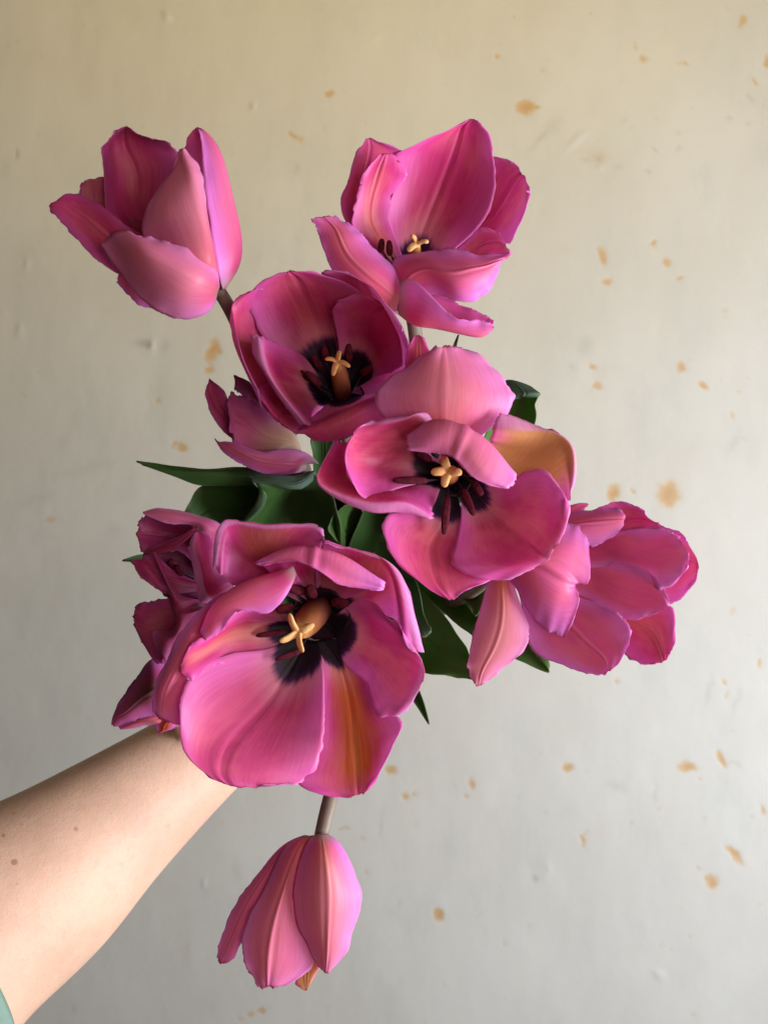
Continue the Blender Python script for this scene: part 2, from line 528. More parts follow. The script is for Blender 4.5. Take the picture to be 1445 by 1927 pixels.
GREY = [(1016, 260, 5, 30, .75, .5), (1040, 235, 12, 26, .7, .35), (1122, 296, 12, 9, 0, .45), (1161, 311, 8, 6, 0, .35), (1101, 301, 8, 5, 0, .4), (1174, 226, 5, 4, 0, .4),
        (1372, 221, 5, 4, 0, .45), (1406, 231, 5, 5, 0, .4), (1277, 248, 4, 4, 0, .45), (1273, 277, 4, 4, 0, .45), (1232, 281, 3, 7, -.5, .5), (1217, 324, 6, 4, 0, .4), (1412, 186, 4, 10, -.6, .4),
        (466, 202, 5, 5, 0, .55), (30, 288, 6, 7, 0, .9), (555, 316, 7, 12, .1, .35), (268, 647, 15, 6, .2, .75), (310, 650, 7, 16, .1, .45), (35, 80, 5, 4, 0, .35), (72, 250, 6, 5, 0, .25), (14, 86, 4, 4, 0, .3),
        (1100, 650, 12, 16, 0, .25), (1380, 830, 6, 26, .5, .35), (1398, 822, 14, 5, .6, .3), (1075, 690, 5, 5, 0, .3), (1160, 1482, 20, 8, .4, .4), (1233, 1495, 4, 22, 0, .32), (1333, 1300, 5, 34, .25, .35),
        (1388, 1320, 5, 26, .3, .35), (1004, 1652, 6, 8, 0, .7), (1010, 1625, 14, 22, 0, .22), (718, 1550, 4, 34, 0, .28), (1184, 1549, 4, 4, 0, .6), (1025, 1533, 5, 5, 0, .35), (170, 880, 60, 12, -.3, .22), (60, 940, 50, 10, -.25, .2),
        (220, 1000, 20, 12, 0, .15), (50, 1150, 12, 30, .2, .2), (137, 1900, 7, 9, .3, .4), (448, 1640, 8, 22, 0, .25), (386, 1675, 7, 12, .2, .3), (780, 1552, 8, 8, 0, .2), (975, 1500, 6, 6, 0, .2), (1380, 1440, 16, 4, .1, .3), (500, 1800, 5, 40, .1, .1)]


def wall_axis(lo, hi, step, far):
    core = np.arange(lo, hi + 1, step)
    ext = []
    x, d = 0.0, step
    while x < far:
        d *= 1.22
        x += d
        ext.append(x)
    ext = np.array(ext)
    return np.concatenate([(lo - ext)[::-1], core, hi + ext])


def build_wall():
    px = wall_axis(-60, 1505, 4.0, 2400)
    py = wall_axis(-60, 1990, 4.0, 2400)
    X, Y = np.meshgrid(px, py)
    # smooth value noise for relief
    def vnoise(X, Y, sx, sy, seed):
        g = np.random.default_rng(seed).normal(0, 1, (64, 64))
        a = (X / sx) % 64; b = (Y / sy) % 64
        i, j = np.floor(a).astype(int), np.floor(b).astype(int)
        fa, fb = a - i, b - j
        fa = fa * fa * (3 - 2 * fa); fb = fb * fb * (3 - 2 * fb)
        i1, j1 = (i + 1) % 64, (j + 1) % 64
        i, j = i % 64, j % 64
        return (g[j, i] * (1 - fa) + g[j, i1] * fa) * (1 - fb) + (g[j1, i] * (1 - fa) + g[j1, i1] * fa) * fb
    jx = X + 2.6 * vnoise(X, Y, 13, 13, 1) + .7 * vnoise(X, Y, 6, 6, 2)
    jy = Y + 2.6 * vnoise(X, Y, 13, 13, 3) + .7 * vnoise(X, Y, 6, 6, 4)
    def field(lst, p):
        f = np.zeros_like(X)
        for (x, y, rx, ry, a, s) in lst:
            m = (np.abs(X - x) < 4 * max(rx, ry)) & (np.abs(Y - y) < 4 * max(rx, ry))
            dx, dy = jx[m] - x, jy[m] - y
            c, sn = math.cos(-a), math.sin(-a)
            q = ((dx * c - dy * sn) / rx) ** 2 + ((dx * sn + dy * c) / ry) ** 2
            f[m] = np.maximum(f[m], s * np.exp(-q ** p))
        return f
    rust = field([(x, y, rx * 1.15, ry * 1.15, a, s) for (x, y, rx, ry, a, s) in RUST], 1.1)
    grey = field(GREY, 1.0)
    relief = (.55 * vnoise(X, Y, 210, 260, 5) + .28 * vnoise(X, Y, 70, 120, 6) + .10 * vnoise(X, Y, 26, 44, 7) + .035 * vnoise(X, Y, 9, 12, 8)) * .0007
    pits = .0008 * field([(x, y, max(4, rx * .8), max(4, ry * .8), a, s) for (x, y, rx, ry, a, s) in GREY if rx * ry < 110], 1.0)
    lumps = .0012 * field([(312, 29, 9, 6, .5, 1), (474, 200, 6, 8, 0, .6), (52, 495, 5, 12, 0, .5), (1085, 262, 6, 26, .72, .6), (38, 620, 6, 16, 0, .5), (285, 650, 6, 14, .1, .9), (1240, 1835, 14, 7, .7, .7),
                           (1030, 1640, 10, 18, 0, .4), (1130, 315, 9, 8, 0, .5), (386, 1664, 5, 12, .2, .6), (705, 70, 10, 5, 0, .3)], 1.0)
    depth = D_WALL - relief + pits - lumps + .0006 * rust
    d = D_WALL
    V = np.stack([(X - W_PX / 2) * d / F_PX, depth, CAM_Z - (Y - H_PX / 2) * d / F_PX], -1).reshape(-1, 3)
    ny, nx = X.shape
    idx = np.arange(nx * ny).reshape(ny, nx)
    q = np.stack([idx[:-1, :-1], idx[1:, :-1], idx[1:, 1:], idx[:-1, 1:]], -1).reshape(-1, 4)
    M = NT('plaster')
    tc = M.new('ShaderNodeTexCoord').outputs['Object']
    at = M.new('ShaderNodeAttribute', attribute_type='GEOMETRY', attribute_name='stain')
    sp = M.new('ShaderNodeSeparateColor')
    M.put(sp.inputs[0], at.outputs['Color'])
    n1 = M.noise(tc, 7, 5, .6)
    n2 = M.noise(M.scaled(tc, (1, 1, .45)), 30, 5, .65)
    n3 = M.noise(tc, 420, 3, .6)
    n4 = M.noise(tc, 3.2, 3, .5)
    c = M.mix(M.ramp(n1, .35, .68), (0.418, 0.415, 0.396), (0.444, 0.444, 0.430))
    c = M.mix(M.math('MULTIPLY', M.ramp(n4, .45, .7), .5), c, (0.426, 0.411, 0.389))
    c = M.mix(M.math('MULTIPLY', M.ramp(n2, .50, .72), .60), c, (0.389, 0.400, 0.389))
    c = M.mix(M.math('MULTIPLY', M.ramp(n2, .45, .25), .60), c, (0.458, 0.453, 0.419))
    fleck = M.noise(tc, 95, 4, .7)
    c = M.mix(M.math('MULTIPLY', M.ramp(fleck, .64, .72), .30), c, (0.38, 0.31, 0.19))
    rs = M.math('MULTIPLY', sp.outputs[0], M.math('MULTIPLY_ADD', n3, .9, .55))
    c = M.mix(M.ramp(rs, .04, .60, 0, .80), c, (0.41, 0.265, 0.120))
    c = M.mix(M.ramp(rs, .50, 1.0, 0, .35), c, (0.30, 0.150, 0.050))
    c = M.mix(M.math('MULTIPLY', M.math('MULTIPLY', sp.outputs[1], M.math('MULTIPLY_ADD', n3, .8, .5)), .62), c, (0.19, 0.19, 0.165))
    M.put(M.bsdf.inputs['Base Color'], c)
    M.put(M.bsdf.inputs['Roughness'], .58)
    M.put(M.bsdf.inputs['Specular IOR Level'], .25)
    h = M.math('ADD', M.math('MULTIPLY', n2, .8), M.math('ADD', M.math('MULTIPLY', n3, .10), M.math('MULTIPLY', fleck, .25)))
    M.put(M.bsdf.inputs['Normal'], M.bump(h, .13, .002))
    o = mesh_obj('wall', V, q.tolist(), [M.m])
    ca = o.data.color_attributes.new('stain', 'FLOAT_COLOR', 'POINT')
    buf = np.stack([rust.ravel(), grey.ravel(), np.zeros(rust.size), np.ones(rust.size)], -1).astype(np.float32)
    ca.data.foreach_set('color', buf.ravel())
    tag(o, 'stained cream plaster wall with rust spots behind the tulips', kind='structure')


build_wall()

# ---------------------------------------------------------------- tulips
FIST = (582, 1262, -1000)


def stem_path(start, via, spread):
    """pixel/height control points from the bloom down to the fist and out below it"""
    sx, sy = spread
    f = P(FIST[0] + sx, FIST[1] + sy, FIST[2])
    c = P(640, 930, -180)
    b = (P(*FIST) - c).normalized()
    pts = [P(*start)] + [P(*q) for q in via] + [f - b * .02, f + b * .03, f + b * (.10 + abs(sx) * .0004)]
    return pts


class Tulip:
    count = 0

    def __init__(self, label, T, base, interior, zoff=0.0, defaults=None, group='pink tulips held in one bunch'):
        Tulip.count += 1
        self.id = Tulip.count
        self.T, self.interior, self.z, self.n = T, interior, zoff, 0
        self.defaults = defaults or {}
        self.e = bpy.data.objects.new('tulip', None)
        col.objects.link(self.e)
        self.e.empty_display_size = .01
        self.e.location = P(T[0] + base[0] * T[2], T[1] + base[1] * T[2], base[2] * T[2] + zoff)
        tag(self.e, label, 'tulip', group)
        bpy.context.view_layer.update()

    def petal(self, ctrl, rib=1.5, flip=False, ruffle=2.2, serr=1.7, wave=0.0, lip=2.0, label=None, **props):
        self.n += 1
        pr = {'flame': 0, 'blotch': 0, 'yellow': 0, 'dusk': 0, 'green': 0, 'cream': 0, 'pale': 0, 'rim': 0, 'rimside': 0}
        pr.update(self.defaults)
        pr.update(props)
        pr['blotch'] *= .66
        o = sheet('petal', ctrl, self.T, PET, self.e, self.interior, rib=rib, flip=flip, ruffle=ruffle, serr=serr,
                  seed=self.id * 20 + self.n, zoff=self.z, wave=wave, lip=lip, props=pr)
        if label: o['label'] = label
        return o

    def leaf(self, ctrl, T=(0, 0, 1), z=0, flip=False, thick=.0007, wave=2.0, interior=(700, 900, 3000), **props):
        self.n += 1
        pr = {'blue': 0, 'light': 0}
        pr.update(props)
        return sheet('leaf', ctrl, T, LEAF, self.e, interior, rib=2.0, flip=flip, ruffle=2.5, serr=.4, seed=self.id * 20 + self.n, zoff=z, thick=thick, wave=wave, props=pr)

    def px(self, q):
        return P(self.T[0] + q[0] * self.T[2], self.T[1] + q[1] * self.T[2], q[2] * self.T[2] + self.z)

    def stem(self, start, via, spread, r=.0026):
        T = self.T
        st = (T[0] + start[0] * T[2], T[1] + start[1] * T[2], start[2] * T[2] + self.z)
        pts = stem_path(st, via, spread)
        pts, rr = resample(pts, [r * .92] + [r] * (len(pts) - 2) + [r * .95], 40)
        v, f = tube_data(pts, rr, 12)
        # receptacle under the petals
        return mesh_obj('stem', v, f, [M_STEM], self.e)

    def pistil(self, base, top, r, lobes, lr):
        b, t = self.px(base), self.px(top)
        k = self.T[2] * S
        L = t - b
        prof = [(0, .75), (.12, .95), (.35, 1.05), (.65, 1.0), (.85, .86), (.97, .62), (1.0, .5)]
        v, f = tube_data([b + L * a for a, _ in prof], [r * k * q for _, q in prof], 18, groove=-.10)
        o = mesh_obj('pistil', v, f, [M_OVARY], self.e, None, [((q % 18) / 18, prof[q // 18][0]) for q in range(len(v))])
        parts = []
        ax = L.normalized()
        for (x, y, z) in lobes:
            e = self.px((x, y, z))
            d = e - t
            pts = [t - ax * lr * k * .4, t + d * .35 + ax * lr * k * .5, t + d * .7 + ax * lr * k * .45, t + d * .93, t + d * 1.05 - ax * lr * k * .2]
            pts, rr = resample(pts, [lr * k * 1.35, lr * k * 1.22, lr * k * 1.08, lr * k * .85, lr * k * .35], 14)
            parts.append(tube_data(pts, rr, 12, ref=ax, flat=.62, groove=.22))
        v, f = join_data(parts)
        s = mesh_obj('stigma', v, f, [M_STIGMA])
        s.parent = o
        bpy.context.view_layer.update()
        s.matrix_parent_inverse = o.matrix_world.inverted()
        return o

    def receptacle(self, centre, toward, r, depth=.35):
        """the dark shallow dish where the petals join"""
        k = self.T[2] * S
        c = self.px(centre)
        ax = (self.px(toward) - c).normalized()
        a = ax.orthogonal().normalized()
        b = ax.cross(a)
        vs, fs, n, m = [c - ax * depth * r * k], [], 28, 6
        for i in range(1, m + 1):
            q = i / m
            for j in range(n):
                th = 6.28318 * j / n
                vs.append(c + (a * math.cos(th) + b * math.sin(th)) * (r * k * q * (1 + .06 * math.sin(6 * th))) + ax * (depth * r * k * (q * q - 1)))
        for j in range(n):
            fs.append((0, 1 + j, 1 + (j + 1) % n))
        for i in range(m - 1):
            for j in range(n):
                p, q = 1 + i * n + j, 1 + i * n + (j + 1) % n
                fs.append((p, p + n, q + n, q))
        o = mesh_obj('receptacle', vs, fs, [M_FILAMENT], self.e)
        sd = o.modifiers.new('thickness', 'SOLIDIFY')
        sd.thickness = .0006
        return o

    def stamen(self, base, a0, a1, ra, rf=None):
        """filament from base to a0, anther from a0 to a1"""
        k = self.T[2] * S
        b, p, q = self.px(base), self.px(a0), self.px(a1)
        rf = rf or ra * .42
        pts, rr = resample([b, b.lerp(p, .5), p.lerp(q, .3)], [rf * k, rf * k * .85, rf * k * .5], 10)
        v, f = tube_data(pts, rr, 8)
        o = mesh_obj('stamen', v, f, [M_FILAMENT], self.e)
        L = q - p
        side = L.cross(Vector((0, 1, 0))).normalized()
        prof = [(-.03, .35), (.06, .8), (.25, 1.0), (.55, 1.0), (.8, .85), (.94, .6), (1.0, .25)]
        c = [p + L * a - Vector((0, 1, 0)) * (math.sin(a * 3.1) * ra * k * .25) for a, _ in prof]
        v, f = tube_data(c, [ra * k * w for _, w in prof], 14, ref=Vector((0, 1, 0)), flat=.8, groove=.30)
        s = mesh_obj('anther', v, f, [M_ANTHER])
        s.parent = o
        bpy.context.view_layer.update()
        s.matrix_parent_inverse = o.matrix_world.inverted()
        return o


# --- A: half closed tulip, top left
t = Tulip('half-closed goblet tulip seen from its side, pale pink outside, on a bare stem', (60, 210, .2907), (1215, 1150, 0), (700, 650, 60), -40)
A = t
t.petal("1190,1140,-20 1200,1130,-40 1210,1120,-30 / 800,960,-100 900,880,-200 1050,850,-150 / 520,730,-80 700,620,-260 960,600,-180 / 463,450,-60 680,400,-240 970,420,-150 / 465,260,-20 620,250,-180 950,270,-120 / 500,175,0 600,150,-100 870,195,-60 / 535,130,20 610,112,0 770,188,-20", rib=3, dusk=.35, flame=.15)
t.petal("1190,1140,-60 1200,1135,-60 1210,1125,-60 / 850,900,-150 900,850,-180 950,800,-180 / 420,740,-120 500,680,-180 560,640,-200 / 308,535,-80 400,500,-120 500,480,-160 / 325,455,-70 390,435,-90 480,425,-120", dusk=.45, yellow=.25)
t.petal("1180,1165,0 1190,1150,-10 1195,1140,-20 / 800,1120,60 850,1000,-60 900,900,-100 / 520,1030,100 560,850,-20 620,740,-60 / 350,890,120 420,740,40 480,620,-20 / 205,735,120 290,640,80 360,560,20 / 125,645,100 180,590,100 240,522,60 / 108,605,90 135,588,90 172,560,80", rib=2, dusk=.15)
t.petal("1190,1170,-60 1190,1165,-40 1190,1160,-40 / 900,1270,-60 900,1150,-20 900,1050,0 / 690,1240,-40 680,1130,40 660,1050,60 / 555,1100,0 560,1050,60 560,1000,60", green=.8)
t.petal("1235,1150,30 1250,1145,10 1240,1135,-30 / 1200,1000,150 1345,970,0 1230,950,-150 / 1165,760,200 1340,760,0 1180,740,-150 / 1130,550,180 1285,510,20 1100,500,-120 / 1108,330,130 1215,260,20 1010,300,-80 / 1085,140,60 1120,130,20 995,195,-40 / 1052,108,20 1068,104,10 1045,115,0", rib=2)
t.petal("1180,1150,0 1190,1150,20 1205,1145,30 1215,1140,20 1225,1135,0 / 900,1010,250 1010,1000,310 1150,980,300 1190,960,200 1215,950,80 / 720,830,230 880,760,330 1090,760,330 1140,730,230 1180,740,120 / 735,650,200 850,610,300 1040,570,310 1100,540,240 1145,600,150 / 830,500,180 890,450,240 1000,430,270 1050,400,230 1115,450,150 / 920,360,150 945,330,170 970,325,195 1000,300,180 1060,340,130 / 945,265,140 955,248,150 968,240,155 980,236,150 1000,245,130", rib=0, flame=.4, pale=.65)
t.petal("1200,1190,0 1205,1165,0 1210,1140,0 / 1130,1300,120 1170,1150,220 1200,1045,200 / 960,1345,150 1050,1100,380 1120,945,300 / 790,1268,180 880,1010,430 960,870,350 / 620,1105,170 700,910,420 800,822,360 / 445,850,200 560,775,330 690,808,370", rib=0, flame=.3, pale=.5, wave=2)
t.stem((1205, 1150, 0), [(470, 668, -180), (540, 950, -560)], (-38, -20), .0027)

# --- B: open tulip, top right
t = Tulip('wide open tulip seen sideways on a brown stem, behind the dark deep cup', (560, 200, .3183), (660, 1180, -180), (680, 700, 100), -130, {'blotch': .22})
B = t
t.petal("640,1060,-250 660,1060,-260 680,1060,-250 / 550,820,-270 720,810,-340 900,870,-250 / 525,630,-230 800,600,-330 1090,690,-200 / 560,430,-180 880,400,-280 1165,480,-150 / 590,285,-130 940,230,-200 1152,280,-110 / 800,185,-90 975,120,-120 1115,150,-70 / 985,92,-60 1030,76,-60 1068,82,-50", rib=4, blotch=.30)
t.petal("640,1080,-240 660,1080,-250 670,1080,-250 / 950,760,-300 960,820,-310 950,880,-260 / 1080,560,-300 1130,680,-320 1150,800,-250 / 1120,380,-250 1230,530,-240 1255,800,-170 / 1150,295,-190 1290,430,-160 1345,620,-100 / 1260,320,-130 1330,395,-110 1365,480,-80", rib=2, blotch=0)
t.petal("640,1080,-270 650,1060,-280 660,1060,-270 / 420,850,-240 480,800,-270 540,800,-280 / 260,620,-160 380,560,-220 520,560,-240 / 300,430,-110 400,380,-160 560,360,-200 / 350,280,-80 430,250,-110 620,270,-140 / 405,192,-60 420,190,-60 500,215,-70", dusk=.25, blotch=0)
t.petal("630,1080,-240 650,1070,-250 670,1060,-250 / 440,860,-200 520,840,-260 600,830,-280 / 325,710,-110 430,680,-180 540,640,-220 / 345,560,-60 440,520,-110 590,490,-150 / 390,400,-30 480,380,-60 645,395,-90 / 470,305,-10 520,275,-20 570,285,-30", flame=.35, blotch=.2, rib=2)
t.petal("650,1120,-200 670,1100,-220 690,1080,-230 / 850,900,-200 830,930,-180 820,960,-150 / 930,850,-170 990,880,-120 1000,930,-90 / 1040,745,-150 1090,820,-90 1110,920,-60 / 1110,712,-140 1180,800,-80 1190,910,-50 / 1190,735,-110 1235,825,-60 1260,870,-30", blotch=.1)
t.petal("650,1180,-150 650,1150,-120 640,1120,-150 / 700,1140,-80 640,1030,-20 560,925,-60 / 830,1110,-20 760,960,60 690,868,-40 / 970,1165,20 900,980,110 830,848,-20 / 1080,1120,10 1020,960,110 960,858,0 / 1160,1040,0 1120,940,70 1090,882,10 / 1200,920,0 1230,895,20 1262,866,10", rib=3, flame=.15, wave=3, blotch=0, flip=True)
t.petal("620,1230,-150 650,1200,-130 660,1170,-150 / 450,1200,-80 520,1080,0 600,1010,-60 / 300,1100,-40 400,980,60 550,928,-30 / 205,970,-20 300,880,60 440,830,-20 / 155,830,0 250,780,50 370,752,0 / 115,730,10 215,710,30 300,698,0 / 83,660,20 150,650,20 228,648,0", rib=2, flame=.25, blotch=0, flip=True)
t.petal("600,1000,-60 600,1230,-100 660,980,-110 / 700,1035,40 690,1290,0 740,1040,-70 / 800,1130,90 790,1305,30 860,1115,-50 / 900,1225,100 890,1322,40 960,1165,-40 / 1000,1265,90 1000,1345,50 1060,1210,-20 / 1090,1262,70 1090,1354,50 1130,1243,0 / 1152,1290,50 1155,1318,50 1158,1262,30", rib=2, flame=.2, blotch=0)
t.pistil((650, 1000, -220), (705, 815, -60), 42, [(670, 760, -20), (770, 800, -10), (655, 850, 0)], 21)
t.stamen((600, 960, -240), (545, 880, -150), (540, 790, -110), 22)
t.stamen((580, 960, -240), (490, 860, -170), (500, 780, -130), 22)
t.stem((672, 1215, -180), [(785, 700, -300), (740, 960, -620)], (25, -25), .0030)

# --- C: deep dark cup, upper middle
t = Tulip('deep dark round cup facing outward above the small folded dark bloom', (370, 490, .2976), (920, 860, -590), (820, 600, 100), -10, {'blotch': .40, 'dusk': .16})  # the cup's inner shade is put into its petal colour
Cf = t
t.petal("900,790,-590 940,800,-600 960,830,-590 / 880,500,-520 1100,560,-560 1170,880,-500 / 850,250,-320 1150,400,-360 1290,860,-320 / 800,110,-130 1130,260,-160 1345,700,-120 / 790,72,-40 1080,160,-40 1338,560,-30 / 880,66,0 1110,180,10 1300,430,10", blotch=0, rim=.90)
t.petal("820,830,-560 870,800,-570 920,800,-570 / 600,690,-480 830,600,-560 980,560,-520 / 430,500,-300 760,400,-440 1060,420,-400 / 345,330,-150 690,230,-260 1080,300,-240 / 345,215,-60 640,120,-120 1000,180,-130 / 470,100,0 600,82,-20 780,80,-30 / 540,75,10 590,70,10 660,72,10", rib=4, flame=.2)
t.petal("900,790,-550 940,810,-560 960,840,-560 / 900,560,-440 1050,640,-520 1130,740,-460 / 870,390,-300 1080,480,-380 1240,700,-330 / 865,290,-190 1100,380,-240 1315,640,-180 / 960,234,-120 1150,310,-130 1325,540,-80 / 1090,235,-80 1190,290,-60 1280,410,-40", rib=2)
t.petal("830,860,-580 860,880,-590 880,900,-580 / 560,560,-440 520,700,-460 640,900,-430 / 450,300,-230 330,600,-250 480,960,-200 / 410,195,-110 250,480,-90 420,920,-60 / 420,160,-60 222,400,-30 395,850,-20 / 410,172,-70 236,300,-10 335,720,-10", blotch=0, rib=2, flame=.2)
t.petal("840,860,-560 850,880,-565 860,900,-560 / 690,620,-460 700,800,-460 760,960,-420 / 530,530,-260 560,760,-270 730,1010,-230 / 435,490,-60 500,740,-80 722,1032,-60 / 400,480,0 450,710,0 690,1035,-20 / 350,468,-20 375,640,-30 640,1040,-50", rib=0, blotch=.3, rim=.72)
t.petal("850,890,-580 880,900,-585 920,900,-580 / 480,780,-340 600,950,-340 760,1030,-300 / 395,830,-110 520,985,-70 650,1085,-40 / 400,880,-60 515,1015,-30 640,1095,-20", blotch=0)
t.petal("860,880,-570 920,880,-570 980,870,-570 / 760,960,-350 950,930,-360 1150,830,-350 / 640,1070,-60 890,972,-80 1230,815,-100 / 638,1088,-30 840,1055,0 1235,900,-80 / 690,1115,-70 880,1145,-50 1240,985,-110", rib=0, blotch=.3, serr=.5)
t.pistil((930, 880, -560), (890, 640, -360), 58, [(815, 622, -330), (908, 570, -330), (965, 668, -320), (862, 722, -310)], 18)
for b0, a0, a1 in (((900, 800, -560), (790, 690, -480), (735, 600, -430)), ((880, 840, -560), (780, 790, -450), (690, 700, -400)), ((870, 860, -560), (700, 760, -480), (640, 690, -440)),
                   ((930, 800, -560), (820, 640, -500), (805, 540, -470)), ((960, 800, -560), (965, 640, -480), (960, 520, -440)), ((980, 840, -560), (1040, 720, -470), (1110, 670, -430))):
    t.stamen(b0, a0, a1, 26)
t.receptacle((915, 850, -560), (860, 620, 0), 150)
t.stem((920, 870, -590), [(640, 900, -420)], (-8, -22), .0028)

# --- D: small folded dark bloom, left of C
t = Tulip('small dark folded bloom with a cream base beneath the deep cup', (370, 490, .2976), (660, 1270, -330), (350, 950, 60), -110, {'dusk': .7})  # petals darkened in colour for the shade of the cup above
D = t
t.petal("650,1230,-330 660,1225,-330 670,1220,-330 / 480,1020,-260 520,1000,-270 560,980,-260 / 330,880,-180 380,860,-200 420,900,-190 / 255,820,-120 300,780,-140 400,850,-140 / 240,730,-90 250,728,-90 330,765,-110", dusk=.75)
t.petal("640,1250,-330 650,1245,-330 660,1240,-330 / 330,1160,-200 380,1100,-240 420,1040,-230 / 170,1080,-100 200,1000,-140 225,980,-120 / 62,890,-40 110,870,-80 205,960,-80 / 68,800,-30 95,790,-60 180,840,-60 / 82,755,-20 90,750,-20 110,780,-30", dusk=.55)
t.petal("640,1260,-310 655,1250,-310 670,1230,-310 / 560,1190,-230 590,1150,-230 620,1100,-240 / 420,1250,-140 440,1120,-170 520,1030,-180 / 300,1240,-70 310,1040,-110 420,940,-120 / 235,1150,-20 235,1000,-60 310,865,-80 / 215,985,-10 195,900,-20 215,838,-30", dusk=.65, cream=.7, flame=.1)
t.petal("700,1330,-330 690,1290,-320 770,1285,-300 / 560,1355,-230 600,1290,-170 680,1210,-200 / 420,1342,-140 450,1280,-80 530,1193,-110 / 290,1288,-60 330,1240,-10 400,1212,-50 / 170,1212,0 215,1180,20 270,1160,0 / 112,1125,10 125,1140,10 150,1148,10", dusk=.5, flame=.25)
t.stem((655, 1300, -330), [(575, 960, -420)], (-30, 8), .0026)

# --- E: open bloom with yellow star, centre right
t = Tulip('open bloom with orange star stigma, one petal folded over its dark centre', (580, 630, .3599), (740, 740, -220), (760, 700, 150), 60, {'blotch': .36})
E = t
t.petal("700,650,-220 740,650,-220 780,650,-220 / 560,400,-230 620,400,-210 700,400,-230 / 508,200,-180 580,200,-160 660,200,-180 / 512,90,-150 575,80,-140 640,100,-150 / 548,15,-120 575,0,-120 608,15,-120", flame=.3)
t.petal("690,650,-190 740,650,-200 790,650,-190 / 520,545,-150 720,540,-120 900,530,-150 / 372,400,-110 710,420,-30 1045,410,-110 / 368,290,-90 710,290,10 1058,290,-90 / 480,190,-75 712,165,0 950,160,-75 / 640,95,-60 712,56,-20 800,74,-60", rib=1, flame=.5, pale=.4, blotch=0, wave=2, flip=True)
t.petal("800,690,-190 810,695,-190 820,700,-195 825,710,-190 830,720,-190 / 860,640,-160 890,680,-180 920,720,-185 940,770,-180 960,820,-175 / 930,590,-110 1000,620,-150 1090,680,-160 1150,760,-150 1200,860,-130 / 955,560,-60 1060,580,-110 1180,610,-120 1280,680,-110 1340,860,-80 / 962,500,-20 1130,522,-40 1240,520,-40 1365,600,-30 1365,860,-40 / 1000,400,-30 1110,441,-40 1250,486,-40 1384,590,-40 1394,720,-50", rib=0, yellow=.85, blotch=0, rim=.86)
t.petal("690,730,-200 690,735,-200 690,740,-200 692,750,-200 695,760,-200 700,770,-200 / 450,640,-200 400,700,-210 420,760,-200 480,790,-180 560,800,-150 670,860,-140 / 250,580,-150 160,680,-140 190,780,-120 340,820,-80 490,830,-60 650,920,-80 / 145,550,-60 68,690,-30 90,795,0 320,868,20 500,870,20 660,955,-20 / 150,553,-75 60,720,-50 85,828,-20 320,927,-10 470,932,-10 640,965,-40", rib=0, blotch=.3, flame=.2, rim=.78)
t.petal("690,670,-190 690,680,-190 690,720,-190 690,760,-190 / 640,428,-30 580,468,-10 520,640,-140 480,800,-100 / 545,413,10 480,466,40 380,640,-110 400,840,-50 / 430,430,40 370,490,70 260,640,-20 315,862,10 / 335,450,60 290,492,80 205,610,60 228,775,50 / 275,475,85 250,500,90 198,580,80 190,660,70", rib=0, blotch=.27, flame=.15, rimside=.22)
t.petal("690,790,-190 730,800,-200 770,800,-190 / 560,910,-120 720,960,-170 830,1000,-150 / 430,935,-40 650,1090,-110 900,1130,-110 / 392,1040,0 650,1200,-50 960,1230,-60 / 480,1210,10 680,1300,0 945,1288,-20 / 690,1365,10 745,1385,15 800,1345,10", rib=1.5, flame=.25, blotch=.34)
t.petal("790,730,-190 800,745,-195 800,760,-195 790,775,-195 780,790,-190 / 970,760,-150 960,850,-165 920,900,-170 860,930,-160 800,940,-140 / 1090,740,-80 1100,880,-105 1050,1010,-110 900,1070,-95 765,1110,-70 / 1225,703,-10 1220,900,-40 1140,1080,-40 950,1180,-20 758,1205,-10 / 1335,830,30 1300,980,10 1200,1130,0 1060,1210,10 900,1275,10 / 1370,890,30 1338,1035,25 1257,1168,20 1170,1228,20 1060,1280,20", rib=4, blotch=.33, flame=.1, rim=.965)
t.petal("720,690,-190 740,690,-190 760,690,-190 780,690,-190 800,690,-190 / 580,610,-80 660,560,-120 770,560,-130 880,640,-100 980,720,-70 / 518,530,40 640,453,60 822,483,80 980,583,70 1080,720,40 / 512,565,90 640,540,140 800,550,150 940,680,140 1072,780,80 / 540,600,90 650,624,120 765,645,130 860,740,120 1010,804,90", rib=3, blotch=.2, pale=.3, wave=2)
t.pistil((745, 745, -195), (728, 716, -40), 46, [(708, 636, -20), (645, 718, -10), (710, 792, -5), (800, 720, -15)], 20)
for b0, a0, a1 in (((720, 750, -195), (620, 762, -110), (440, 760, -70)), ((730, 770, -195), (728, 850, -110), (708, 1045, -60)), ((770, 760, -195), (810, 810, -120), (865, 945, -60)),
                   ((720, 720, -195), (640, 655, -110), (560, 610, -80)), ((790, 730, -195), (860, 770, -110), (910, 840, -90)), ((760, 720, -195), (800, 650, -110), (830, 610, -80))):
    t.stamen(b0, a0, a1, 21)
t.receptacle((750, 740, -195), (740, 700, 0), 110)
t.stem((740, 745, -220), [(790, 960, -330), (690, 1130, -760)], (20, -5), .0030)

